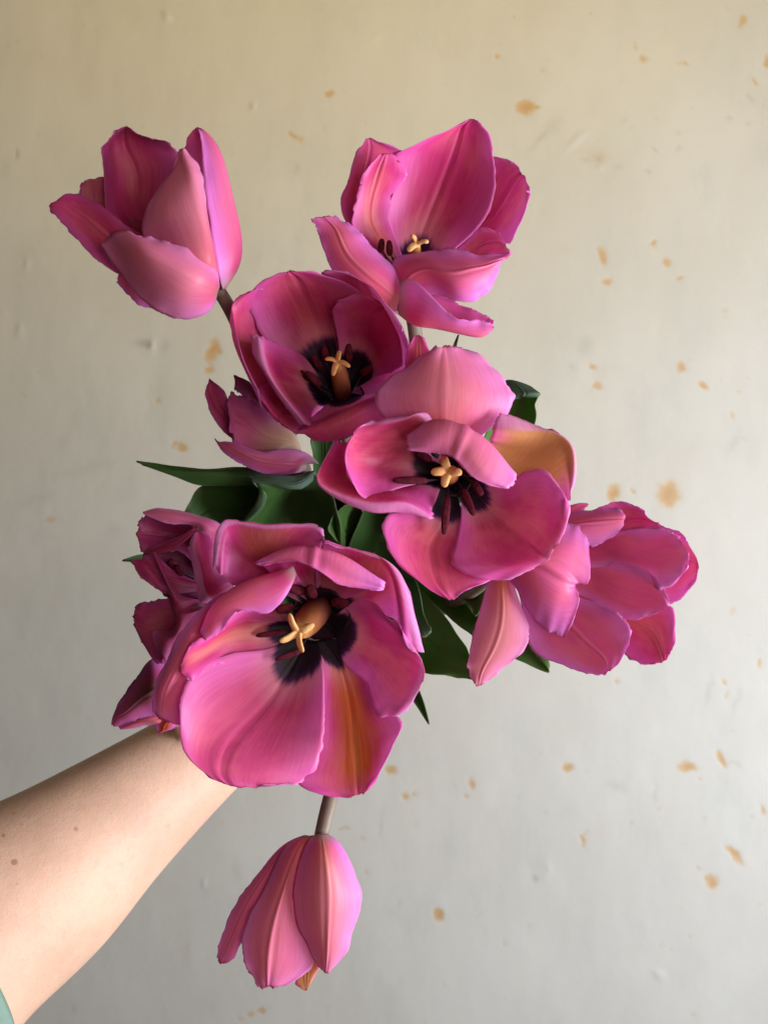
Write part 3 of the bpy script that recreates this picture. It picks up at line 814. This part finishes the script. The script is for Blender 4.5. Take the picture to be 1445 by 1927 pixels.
# --- F: layered bloom at the right
t = Tulip('layered many-petalled bloom opening sideways behind the orange-starred one, one salmon petal hanging down', (860, 920, .3253), (250, 440, -150), (1000, 480, -60), -50)
Ft = t
t.petal("300,400,-180 300,420,-190 300,440,-180 / 560,250,-220 600,350,-240 620,450,-220 / 800,118,-160 850,250,-240 900,380,-190 / 925,76,-110 1000,180,-160 1050,330,-150 / 1045,103,-80 1100,180,-110 1150,240,-110 / 1090,152,-80 1140,192,-80 1185,213,-80", dusk=.0)
t.petal("300,400,-180 300,430,-190 300,460,-180 / 700,300,-230 720,400,-250 720,500,-230 / 1000,230,-150 1020,400,-190 1050,600,-140 / 1230,226,-40 1240,420,-60 1225,670,-20 / 1345,325,50 1365,420,60 1345,580,70 / 1387,430,90 1393,478,95 1386,515,95", rib=1.5)
t.petal("300,480,-150 300,500,-150 300,520,-150 / 800,560,-110 760,620,-110 700,700,-110 / 1050,640,-50 980,750,-60 880,850,-70 / 1228,668,30 1120,820,10 960,950,-30 / 1260,860,80 1180,930,50 1050,1014,10 / 1238,945,80 1198,1000,70 1150,1007,50", rib=4, flame=.2)
t.petal("280,430,-130 270,450,-110 280,480,-130 / 540,150,-100 540,165,-90 540,185,-100 / 645,98,-80 650,120,-60 655,145,-70 / 705,84,-60 715,105,-50 720,130,-60 / 752,82,-50 760,92,-50 750,102,-50", rib=0, serr=.4)
t.petal("300,450,-120 300,480,-100 300,510,-120 / 700,395,-60 690,500,-60 690,610,-50 / 860,418,-10 850,540,-10 800,668,-10 / 1030,448,70 1020,600,80 930,745,50 / 1175,545,140 1150,640,140 1080,746,110 / 1228,660,170 1205,692,160 1150,716,140", rib=0)
t.petal("300,510,-130 300,520,-120 300,530,-130 / 600,600,-60 480,640,-60 365,640,-70 / 800,660,0 620,760,-20 408,885,-60 / 960,745,90 760,900,50 535,994,-20 / 1003,860,130 850,980,90 720,1058,40 / 935,1015,120 870,1063,100 815,1080,80", rib=4)
t.petal("400,420,-120 400,430,-110 400,450,-100 400,460,-110 / 760,345,-60 760,345,-30 800,390,-10 850,455,-10 / 880,285,-20 900,290,15 930,370,30 960,455,30 / 975,235,10 1000,297,65 1050,400,90 1080,505,85 / 1100,230,50 1085,328,110 1160,410,150 1180,574,150 / 1220,243,100 1190,306,150 1275,370,200 1280,525,190 / 1282,288,160 1285,295,180 1335,370,215 1328,440,210", rib=0)
t.petal("300,370,-120 300,390,-100 300,410,-120 / 500,200,-50 500,270,20 520,350,20 / 652,148,-20 660,210,60 700,295,60 / 800,120,0 820,190,70 790,332,60 / 930,120,20 945,180,60 930,245,50 / 964,150,30 969,172,40 960,202,40", rib=2, dusk=.1)
t.petal("230,420,-60 260,420,-50 300,420,-60 / 168,570,-20 260,570,20 345,600,-10 / 122,740,0 260,760,50 408,785,10 / 72,940,10 210,930,60 392,915,10 / 68,1050,20 150,1045,50 270,1035,20 / 92,1118,20 125,1138,25 185,1105,20", rib=1.5, flame=.6, pale=.5, yellow=.15)
t.petal("250,400,-50 245,425,-30 240,450,-20 245,480,-30 250,500,-50 / 420,250,30 390,330,80 370,410,100 350,500,80 340,580,20 / 560,203,60 530,320,120 500,440,150 460,590,120 428,738,40 / 690,210,60 660,350,130 620,510,145 580,650,120 538,828,50 / 762,280,50 768,420,90 757,545,85 690,546,85 690,600,90 706,665,100 628,870,75", rib=4, serr=1.6)
t.stem((260, 440, -170), [(860, 1130, -330), (720, 1200, -760)], (38, 5), .0030)

# --- G: dark folded bloom at the left of H
t = Tulip('dark crumpled tulip with folded purple petals tucked beside the biggest bloom', (190, 840, .3253), (650, 800, -260), (430, 680, 60), -20, {'dusk': .55})  # dusky petals, with the shade of their turned-away side in the colour
G_ = t
t.petal("640,760,-260 640,780,-260 650,800,-260 / 520,450,-90 480,560,-130 500,640,-80 / 400,430,-50 370,520,-90 420,600,-30 / 285,405,-10 275,510,-40 330,612,0 / 230,420,15 215,500,10 228,612,10", dusk=.75)
t.petal("700,640,-240 680,660,-230 650,680,-240 / 705,470,-60 650,500,20 610,545,20 / 575,403,-10 560,430,50 545,462,40 / 450,368,0 440,405,50 425,452,50 / 330,358,10 330,390,45 340,432,50 / 243,383,20 244,387,30 250,394,35", dusk=.0, rib=0, serr=.5, pale=.3, rim=.02)
t.petal("240,600,-10 250,605,0 260,612,0 / 340,565,10 360,590,30 380,610,20 / 440,520,20 450,550,45 460,572,30 / 520,480,30 525,490,45 530,512,35 / 552,460,40 556,466,42 558,474,40", dusk=.45, rib=0, serr=.4)
t.petal("620,800,-260 630,810,-260 640,830,-260 / 420,720,-120 440,780,-100 470,850,-110 / 310,630,-60 330,730,-20 400,858,-50 / 235,635,-20 260,700,20 320,825,-10 / 172,660,0 180,680,10 225,755,10", dusk=.5)
t.petal("640,900,-220 620,920,-200 600,940,-200 / 520,880,-40 480,920,10 445,985,-20 / 440,850,0 420,860,50 405,880,10 / 390,760,10 375,770,60 355,770,20 / 345,660,20 330,680,60 308,670,30 / 310,612,30 300,610,40 288,615,30", dusk=.55, rib=0)
t.petal("700,900,-220 680,880,-210 660,900,-220 / 605,905,0 650,870,40 765,800,-20 / 562,870,30 610,800,70 705,745,20 / 535,725,50 590,690,80 668,645,40 / 507,595,60 560,580,80 650,545,50 / 540,515,60 556,488,62 585,490,60", dusk=.0, rib=0, serr=1.6, flip=True, rimside=.4)
t.petal("620,950,-200 620,980,-200 620,1000,-200 / 520,900,-80 500,1000,-40 480,1130,-80 / 400,880,-40 380,1000,0 400,1225,-40 / 290,893,-20 280,1030,15 330,1258,-10 / 210,912,-10 185,1000,5 225,1130,0", dusk=.6, flame=.2)
t.petal("640,930,-160 650,950,-150 660,970,-160 / 430,900,-20 500,960,10 620,930,-60 / 430,1000,-10 470,1010,30 560,1000,-40 / 390,1060,-10 430,1100,30 470,1095,-30 / 300,1075,10 380,1130,30 420,1160,-20 / 330,1190,10 360,1220,20 372,1262,-10", dusk=.35, rib=0)
t.petal("640,760,-280 640,790,-285 640,820,-280 / 560,480,-170 500,700,-200 540,960,-170 / 420,470,-120 380,700,-150 420,900,-120 / 300,560,-90 290,690,-90 350,840,-80 / 250,600,-70 245,650,-70 290,760,-70", dusk=1.0)  # back petal added, darkened to stand for the shaded interior
for b0, a0, a1 in (((600, 780, -240), (480, 740, -140), (430, 690, -110)), ((600, 780, -240), (440, 700, -150), (390, 660, -120))):
    t.stamen(b0, a0, a1, 24)
t.stem((650, 800, -260), [(480, 1150, -460)], (-22, 26), .0027)

# --- J: narrow bud under G
t = Tulip('narrow closed bud, green flushed dark pink, pointing down over the forearm', (190, 840, .3253), (480, 1400, -330), (270, 1480, -60), -120, {'dusk': .25})
J = t
t.petal("470,1330,-330 480,1350,-330 490,1370,-330 / 350,1240,-120 360,1380,-200 390,1500,-220 / 220,1325,-60 250,1430,-170 300,1560,-180 / 120,1480,-40 150,1530,-130 220,1600,-120 / 66,1610,-30 70,1612,-60 85,1612,-60", dusk=.6)
t.petal("470,1420,-330 480,1440,-320 490,1470,-330 / 330,1500,-100 360,1570,-60 390,1605,-120 / 260,1540,-30 270,1590,10 300,1612,-60 / 160,1590,0 180,1610,20 210,1625,-20 / 95,1615,10 110,1632,12 130,1638,0", flame=.6, dusk=.35)
t.petal("460,1340,-330 470,1400,-310 480,1450,-330 / 320,1225,-110 350,1400,20 360,1540,-60 / 220,1320,-60 240,1450,50 280,1560,0 / 130,1450,-30 150,1530,40 190,1590,10 / 75,1548,0 85,1570,20 100,1620,10 / 64,1612,5 66,1614,8 72,1616,5", green=.8, dusk=.45, rib=2)
t.petal("490,1420,-320 500,1440,-310 510,1470,-320 / 380,1540,-110 420,1560,-70 460,1560,-100 / 320,1590,-60 370,1610,-30 450,1590,-60 / 325,1640,-50 360,1640,-40 440,1620,-50 / 330,1664,-45 340,1662,-40 380,1645,-45", flame=1.0, dusk=0)
t.stem((480, 1400, -330), [(460, 1300, -600)], (-34, 36), .0025)

# --- H: the biggest bloom
t = Tulip('biggest wide open bloom with pale yellow star stigma, black centre and an orange flame petal', (270, 960, .3806), (880, 520, -300), (780, 700, 200), 110, {'blotch': .34})
H = t
t.petal("800,470,-215 815,460,-215 830,450,-215 845,450,-215 860,440,-215 / 640,400,-130 650,330,-150 720,300,-160 800,300,-160 860,320,-140 / 470,375,-20 500,230,-40 620,210,-60 760,210,-60 870,210,-30 / 395,318,50 430,120,30 590,122,10 780,120,10 885,160,30 / 340,290,60 408,60,70 600,76,50 832,64,40 893,140,40", rib=0, flame=.6, blotch=.2, dusk=.2, rim=.90)
t.petal("860,450,-215 890,450,-215 920,470,-215 930,500,-215 / 850,300,-130 1000,340,-180 1080,430,-180 1100,520,-150 / 870,200,-20 1060,250,-60 1200,350,-60 1230,540,-60 / 885,150,40 1070,205,30 1225,300,30 1300,660,20 / 900,162,30 1100,212,20 1280,330,20 1388,700,10", rib=0, flame=.3, blotch=.3, rim=.84)
t.petal("760,560,-220 760,570,-220 760,580,-220 / 500,400,-80 480,480,-70 500,600,-110 / 320,460,-20 270,610,20 300,770,-40 / 180,620,0 180,760,55 230,890,-20 / 78,830,10 110,910,55 200,1005,-10 / 46,985,20 95,1035,35 185,1068,5", rib=1, blotch=0, flip=True, flame=.15)
t.petal("840,650,-215 880,640,-220 930,630,-215 / 880,790,-175 980,790,-195 1100,740,-180 / 860,1000,-100 1030,1000,-130 1200,960,-100 / 830,1200,-40 1050,1180,-70 1278,1060,-40 / 760,1348,0 1060,1320,-30 1205,1220,-10 / 940,1422,10 1060,1414,5 1115,1380,5", rib=2, flame=1.0, blotch=.30)
t.petal("900,560,-210 930,590,-215 950,620,-210 / 1000,480,-150 1040,600,-175 1000,770,-160 / 1110,440,-80 1150,640,-110 1090,840,-90 / 1200,525,-15 1250,700,-50 1120,930,-40 / 1262,580,35 1335,750,0 1175,1022,0 / 1305,680,60 1385,800,45 1300,1000,30", rib=2, blotch=.36, rim=.95)
t.petal("760,570,-210 760,580,-210 770,600,-210 / 640,520,-120 600,600,-145 640,730,-145 / 480,500,-20 440,620,-50 450,760,-50 / 320,620,50 320,690,25 340,770,25 / 250,650,80 230,740,75 258,830,60 / 212,720,85 180,790,80 215,828,80", rib=0, flame=.5, blotch=.3)
t.petal("760,620,-205 785,630,-205 810,640,-210 835,645,-205 860,650,-205 / 600,690,-120 660,750,-150 720,800,-160 810,810,-155 890,800,-150 / 415,715,-20 500,860,-80 600,970,-105 760,1000,-95 895,1000,-90 / 235,820,60 340,1000,0 480,1100,-30 700,1140,-40 890,1130,-40 / 182,1000,100 270,1140,60 410,1200,35 640,1250,20 860,1265,-10 / 200,1190,112 280,1265,95 390,1305,80 580,1335,55 790,1345,10 / 320,1325,95 380,1350,92 440,1368,88 560,1372,75 720,1350,30", rib=2.5, blotch=.33, pale=.15, wave=.5)
t.petal("800,400,-170 740,282,0 748,300,10 750,330,10 / 720,400,-120 640,310,20 680,370,65 702,428,62 / 620,440,-100 518,353,40 560,430,95 600,514,92 / 520,500,-80 398,423,50 430,480,105 470,497,112 / 420,560,-40 316,508,60 350,550,105 392,592,102 / 340,620,20 280,600,60 300,630,82 312,642,82", rib=0, blotch=0, flip=False, wave=1.5)
t.petal("840,470,-210 855,470,-210 870,470,-210 885,470,-210 900,470,-210 / 650,330,-60 760,300,-120 870,300,-130 980,340,-120 1100,400,-60 / 568,262,60 720,183,80 855,183,92 1000,233,80 1172,355,60 / 563,273,100 680,240,120 840,230,130 980,310,120 1193,387,80 / 600,267,110 720,257,130 832,283,140 960,360,130 1150,399,90", rib=3, blotch=.2)
t.pistil((885, 470, -205), (765, 605, -20), 66, [(722, 518, 10), (838, 568, 5), (676, 650, 15), (786, 700, 20)], 15)
for b0, a0, a1 in (((850, 470, -205), (800, 400, -130), (715, 385, -90)), ((870, 460, -205), (845, 430, -120), (815, 370, -90)), ((900, 480, -205), (930, 455, -130), (1018, 462, -100)),
                   ((850, 490, -205), (740, 480, -120), (655, 495, -90)), ((840, 520, -205), (700, 600, -130), (555, 622, -100)), ((850, 540, -205), (790, 690, -130), (650, 742, -90))):
    t.stamen(b0, a0, a1, 24 if a1[1] < 600 else 15)
t.receptacle((880, 520, -200), (800, 620, 0), 140)
t.stem((880, 500, -290), [(600, 1215, -620)], (4, 10), .0032)

# --- I: drooping tulip below
t = Tulip('closed drooping tulip hanging head-down below all the others', (390, 1480, .2145), (1010, 430, 0), (820, 1100, 20), -40)
I_ = t
t.petal("980,440,-60 1000,440,-60 1020,440,-60 / 760,900,-150 900,900,-200 1040,900,-150 / 740,1400,-60 880,1400,-100 1020,1400,-60 / 765,1690,-20 870,1650,0 995,1575,-20 / 825,1780,10 866,1795,10 885,1770,10", yellow=.8, rib=2)
t.petal("1020,440,-60 1040,440,-60 1060,440,-40 / 1000,800,-200 1150,800,-200 1290,850,-60 / 950,1200,-180 1100,1200,-200 1290,1180,-50 / 1000,1500,-60 1050,1520,-80 1150,1480,-20 / 1040,1560,20 1060,1570,20 1080,1560,20", rib=2)
t.petal("850,430,20 880,435,30 900,440,40 / 640,540,20 690,540,70 770,540,100 / 430,780,20 510,790,90 620,790,100 / 250,1030,20 350,1040,100 440,1060,100 / 128,1310,20 230,1300,70 325,1300,70 / 83,1490,20 120,1552,30 235,1520,30", rib=1.5, dusk=.1, pale=.15)
t.petal("900,440,60 915,437,70 930,435,75 955,435,70 980,435,60 / 690,520,100 740,540,140 800,560,160 850,580,140 900,600,100 / 500,900,140 580,900,200 670,900,230 760,920,180 850,950,120 / 322,1270,140 440,1260,210 570,1250,250 740,1250,190 900,1250,120 / 342,1540,120 430,1530,180 530,1530,220 730,1540,160 940,1550,100 / 435,1750,80 480,1762,100 530,1766,120 600,1758,110 690,1742,90", rib=4, flame=.3, pale=.35)
t.petal("940,430,80 1000,423,110 1070,430,80 / 855,530,180 1030,600,290 1205,560,120 / 752,850,200 1060,900,360 1345,900,110 / 797,1200,180 1060,1200,340 1315,1160,110 / 920,1475,140 1050,1470,240 1215,1440,110 / 1005,1610,100 1040,1640,120 1085,1620,100", rib=2, flame=.6, green=.2, pale=.5)
t.stem((1000, 440, 0), [(632, 1470, -110), (645, 1370, -380)], (16, 30), .0030)

# --- leaves (full-frame pixels); each belongs to one of the tulips
D.leaf("600,1120,-760 600,1140,-780 590,1160,-760 / 610,930,-420 590,950,-440 580,960,-420 / 560,886,-300 540,905,-310 530,915,-290 / 470,880,-250 440,892,-230 450,914,-250 / 380,880,-220 350,890,-205 380,914,-230 / 300,873,-200 295,882,-195 315,890,-205 / 256,867,-190 257,869,-190 262,872,-190", wave=0)
D.leaf("560,1150,-760 570,1170,-780 580,1190,-760 / 520,880,-420 530,960,-460 540,1040,-420 / 450,890,-330 460,960,-360 480,1020,-330 / 385,912,-280 400,960,-300 420,1010,-280 / 348,965,-250 355,985,-255 370,1000,-255")
G_.leaf("590,1160,-780 600,1170,-800 610,1180,-780 / 480,1060,-420 560,1060,-500 640,1060,-420 / 455,985,-240 550,960,-380 640,980,-300 / 500,940,-200 550,920,-330 620,930,-280 / 476,903,-170 540,912,-220 600,900,-210 / 474,898,-180 520,898,-190 592,886,-200")
G_.leaf("476,900,-168 478,902,-165 480,904,-166 / 487,922,-160 493,925,-156 497,930,-160 / 480,950,-160 488,955,-156 493,956,-160 / 456,980,-165 462,982,-162 468,984,-165", wave=0, thick=.0006, blue=.25)
G_.leaf("474,899,-164 476,903,-160 480,908,-164 / 510,893,-155 515,905,-146 520,914,-155 / 555,897,-160 555,910,-150 560,921,-160 / 594,884,-175 592,890,-172 588,905,-175", wave=0, thick=.0006, blue=.75)
Cf.leaf("600,1150,-780 620,1160,-800 640,1160,-780 / 590,1000,-520 630,1000,-560 680,1000,-520 / 592,900,-330 615,900,-360 650,900,-330 / 588,830,-260 610,830,-280 640,830,-260 / 600,790,-240 610,785,-240 625,790,-240")
E.leaf("640,1180,-780 650,1180,-800 670,1180,-780 / 640,1060,-520 690,1050,-600 750,1060,-560 / 634,1018,-330 650,1000,-420 700,990,-460 / 620,985,-300 645,962,-350 680,950,-400 / 650,952,-300 660,945,-310 680,930,-330", light=.5)
E.leaf("680,1190,-780 690,1180,-800 700,1170,-780 / 840,950,-420 860,930,-480 890,920,-420 / 900,850,-260 940,840,-330 990,840,-260 / 930,770,-190 975,770,-240 1008,770,-180 / 945,722,-170 985,728,-180 1017,742,-165", wave=1, light=.8)
E.leaf("946,722,-172 960,716,-165 1000,728,-160 / 952,735,-160 985,738,-146 1016,741,-152 / 950,752,-165 975,748,-155 1010,746,-160", wave=0, thick=.0006, flip=True, blue=.25)
B.leaf("700,1170,-780 705,1170,-790 710,1170,-780 / 800,850,-420 805,850,-430 815,850,-420 / 840,690,-260 846,690,-265 852,690,-260 / 862,630,-230 863,629,-230 864,630,-230", wave=0)
Ft.leaf("660,1230,-800 670,1240,-820 680,1250,-800 / 740,1110,-480 740,1150,-520 750,1190,-480 / 800,1120,-330 790,1180,-370 780,1240,-330 / 855,1190,-250 830,1220,-290 800,1268,-250 / 890,1240,-220 880,1260,-240 850,1272,-230 / 900,1270,-215 897,1275,-215 890,1276,-215", wave=3, light=.8)
Ft.leaf("660,1200,-800 670,1210,-820 680,1220,-800 / 770,1060,-460 770,1100,-500 780,1130,-460 / 860,1060,-320 850,1110,-370 840,1160,-320 / 940,1120,-250 920,1160,-290 900,1205,-250 / 1010,1200,-215 990,1220,-230 970,1240,-215 / 1034,1252,-205 1034,1262,-205 1033,1268,-205", wave=2, light=.7)
E.leaf("690,1200,-790 700,1200,-800 710,1200,-790 / 830,1080,-420 840,1060,-440 860,1050,-420 / 870,1120,-270 890,1100,-290 915,1080,-270 / 895,1160,-235 905,1150,-240 920,1130,-235", wave=0, light=.9)
H.leaf("650,1220,-780 655,1220,-790 660,1220,-780 / 735,1100,-350 750,1100,-370 765,1090,-350 / 755,1130,-200 775,1140,-220 795,1140,-200 / 770,1180,-150 790,1180,-160 808,1178,-150 / 784,1196,-145 798,1200,-140 812,1190,-145", wave=0, blue=.3)
I_.leaf("640,1250,-780 650,1250,-790 660,1250,-780 / 720,1260,-420 730,1260,-430 745,1250,-420 / 770,1310,-280 780,1308,-285 790,1300,-280 / 806,1364,-240 807,1363,-240 808,1361,-240", wave=0)
J.leaf("520,1200,-780 525,1210,-790 530,1220,-780 / 400,1100,-420 400,1110,-430 400,1120,-420 / 300,1045,-260 300,1058,-270 300,1070,-260 / 231,1053,-210 231,1055,-210 232,1057,-210", wave=0)
C2 = Cf
A.leaf("560,1180,-780 580,1180,-800 600,1180,-780 / 520,1080,-560 570,1060,-620 640,1060,-560 / 560,980,-440 610,960,-480 680,960,-440 / 590,900,-380 640,890,-400 690,900,-380 / 640,850,-350 650,845,-350 665,850,-350")
B.leaf("640,1180,-780 660,1180,-800 690,1180,-780 / 640,1100,-560 700,1080,-600 770,1080,-560 / 660,1010,-420 720,1000,-470 790,1010,-420 / 700,930,-360 740,920,-380 790,930,-360 / 750,870,-330 760,865,-330 770,870,-330")

# ---------------------------------------------------------------- the arm that holds them
def build_person():
    b = (P(*FIST) - P(640, 930, -180)).normalized()           # along the bunch, away from the blooms
    c = P(*FIST)
    sec = [(-300, 1935, -330, 250), (-150, 1822, -470, 225), (-50, 1745, -560, 198), (75, 1660, -660, 172), (182, 1574, -760, 141), (280, 1496, -850, 116), (370, 1425, -930, 97), (440, 1370, -985, 88), (490, 1332, -1010, 90)]
    pts = [P(x, y, z) for x, y, z, _ in sec]
    rad = [r * (D0 - z * S) / F_PX for _, _, z, r in sec]
    pts2, rad2 = resample(pts, rad, 40)
    parts = [tube_data(pts2, rad2, 40, ref=Vector((0, 1, 0)), flat=.82)]
    wrist = pts[-1]
    e1 = (wrist - c); e1 = (e1 - b * e1.dot(b)).normalized()    # from the bunch back to the wrist
    e2 = b.cross(e1)
    if e2.y > 0: e2 = -e2                                       # towards the camera
    R = .0235
    palm0 = c + e1 * .036 - e2 * .004
    pts2, rad2 = resample([wrist - (palm0 - wrist) * .3, wrist, palm0 + e1 * .014, palm0 - e1 * .002, palm0 - e1 * .010], [.024, .025, .034, .036, .022], 18)
    parts.append(tube_data(pts2, rad2, 28, ref=e2, flat=.50))
    lens = [.92, 1.05, 1.0, .84]
    for i in range(4):
        o = c + b * ((i - 1.5) * .0185)
        pp, rr = [], []
        for j in range(9):
            th = math.radians(40 + j * 30 * lens[i])
            kk = 1.0 + .10 * math.cos(3 * (th - .6)) * .5
            pp.append(o + (e1 * math.cos(th) - e2 * math.sin(th)) * (R * kk))
            rr.append([.0105, .0102, .0100, .0094, .0090, .0088, .0082, .0076, .0055][j])
        pp = [o + e1 * .034 - e2 * .010] + pp
        rr = [.011] + rr
        pp, rr = resample(pp, rr, 34)
        parts.append(tube_data(pp, rr, 14))
    th0 = [c + e1 * .040 - b * .022 + e2 * .006, c + e1 * .022 - b * .034 + e2 * .022, c + e1 * .002 - b * .034 + e2 * .030, c - e1 * .018 - b * .030 + e2 * .026, c - e1 * .027 - b * .028 + e2 * .020]
    pp, rr = resample(th0, [.015, .0125, .0108, .0095, .006], 24)
    parts.append(tube_data(pp, rr, 16))
    V, F = join_data(parts)
    M = NT('skin')
    tc = M.new('ShaderNodeTexCoord').outputs['Object']
    n1 = M.noise(tc, 28, 4, .6)
    n2 = M.noise(tc, 260, 4, .65)
    n3 = M.noise(tc, 1500, 3, .6)
    cc = M.mix(M.ramp(n1, .35, .68), (0.57, 0.360, 0.262), (0.65, 0.420, 0.310))
    cc = M.mix(M.math('MULTIPLY', M.ramp(n2, .50, .75), .35), cc, (0.62, 0.29, 0.20))
    cc = M.mix(M.math('MULTIPLY', M.ramp(M.noise(tc, 75, 2, .5), .74, .80), .25), cc, (0.36, 0.16, 0.085))
    # freckles and a mole where the forearm has them
    for (fx, fy, fz, fr, fs) in ((27, 1623, -500, .0015, .7), (143, 1561, -620, .0012, .5), (6, 1573, -510, .0009, .7), (26, 1531, -520, .0008, .5), (32, 1664, -500, .0007, .4)):
        d = M.new('ShaderNodeVectorMath', operation='DISTANCE')
        M.put(d.inputs[0], M.new('ShaderNodeNewGeometry').outputs['Position'])
        p0 = P(fx, fy, fz)
        # the spot runs through the limb along the view-independent normal of the skin
        d.inputs[1].default_value = p0
        FRECKLES.append((d, fx, fy, fr))
        cc = M.mix(M.math('MULTIPLY', M.ramp(M.math('ADD', d.outputs['Value'], M.math('MULTIPLY_ADD', n2, .001, -.0005)), fr * 1.25, fr * .6), fs), cc, (0.33, 0.13, 0.06))
    M.put(M.bsdf.inputs['Base Color'], cc)
    M.put(M.bsdf.inputs['Roughness'], .52)
    M.put(M.bsdf.inputs['Specular IOR Level'], .35)
    M.put(M.bsdf.inputs['Subsurface Weight'], .25)
    M.put(M.bsdf.inputs['Subsurface Scale'], .003)
    M.put(M.bsdf.inputs['Subsurface Radius'], (1.0, .35, .18))
    M.put(M.bsdf.inputs['Normal'], M.bump(M.math('ADD', n2, M.math('MULTIPLY', n3, .8)), .35, .0006))
    o = mesh_obj('person', V, F, [M.m])
    rm = o.modifiers.new('remesh', 'REMESH')
    rm.mode = 'VOXEL'
    rm.voxel_size = .0022
    sm = o.modifiers.new('smooth', 'SMOOTH')
    sm.factor = .5
    sm.iterations = 6
    dg = bpy.context.evaluated_depsgraph_get()
    me = bpy.data.meshes.new_from_object(o.evaluated_get(dg))
    o.modifiers.clear()
    o.data = me
    if not me.materials:
        me.materials.append(M.m)
    me.polygons.foreach_set('use_smooth', [True] * len(me.polygons))
    # put each freckle on the skin: cast from the lens through its pixel
    bpy.context.view_layer.update()
    org = Vector((0, 0, CAM_Z))
    for d, fx, fy, fr in FRECKLES:
        hit, loc, nn, _ = o.ray_cast(org, (P(fx, fy, 0) - org).normalized())
        if hit:
            d.inputs[1].default_value = loc
    tag(o, 'bare forearm reaching in from a green sleeve, its hand gripping the tulip stems', 'person')
    # sleeve: a loose knitted tube higher up the arm
    ax = (pts[0] - pts[2]).normalized()
    Ms = NT('sleeve_knit')
    uvn = Ms.new('ShaderNodeUVMap', uv_map='UVMap').outputs[0]
    wv = Ms.new('ShaderNodeTexWave', wave_type='BANDS', bands_direction='X')
    Ms.put(wv.inputs['Vector'], uvn)
    wv.inputs['Scale'].default_value = 36
    wv.inputs['Distortion'].default_value = 1.2
    nz = Ms.noise(Ms.new('ShaderNodeTexCoord').outputs['Object'], 300, 3, .6)
    Ms.put(Ms.bsdf.inputs['Base Color'], Ms.mix(nz, (0.19, 0.30, 0.25), (0.26, 0.38, 0.32)))
    Ms.put(Ms.bsdf.inputs['Roughness'], .9)
    Ms.put(Ms.bsdf.inputs['Normal'], Ms.bump(Ms.math('ADD', wv.outputs['Fac'], nz), .6, .0012))
    n, rings = 64, 26
    vs, uv, fs = [], [], []
    st = P(-46, 1790, -560)
    a = Vector((0, 1, 0)); a = (a - ax * a.dot(ax)).normalized(); bb = ax.cross(a)
    for i in range(rings):
        f = i / (rings - 1)
        for j in range(n):
            th = 2 * math.pi * j / n
            r = (.0520 + .016 * f) * (1 + .012 * math.sin(3 * th + 5 * f)) + (.0012 if i == 1 else 0)
            p = P(*[np.interp(f, (0, 1), (q0, q1)) for q0, q1 in zip((-112, 1800, -505), (-350, 1975, -290))])
            vs.append(p + a * math.cos(th) * r * .95 + bb * math.sin(th) * r)
            uv.append((j / n * 3, f))
    for i in range(rings - 1):
        for j in range(n):
            p0, p1 = i * n + j, i * n + (j + 1) % n
            fs.append((p0, p1, p1 + n, p0 + n))
    s = mesh_obj('sleeve', vs, fs, [Ms.m], None, None, uv)
    sd = s.modifiers.new('thickness', 'SOLIDIFY')
    sd.thickness = .0022
    sd.offset = 1
    s.parent = o


FRECKLES = []
build_person()
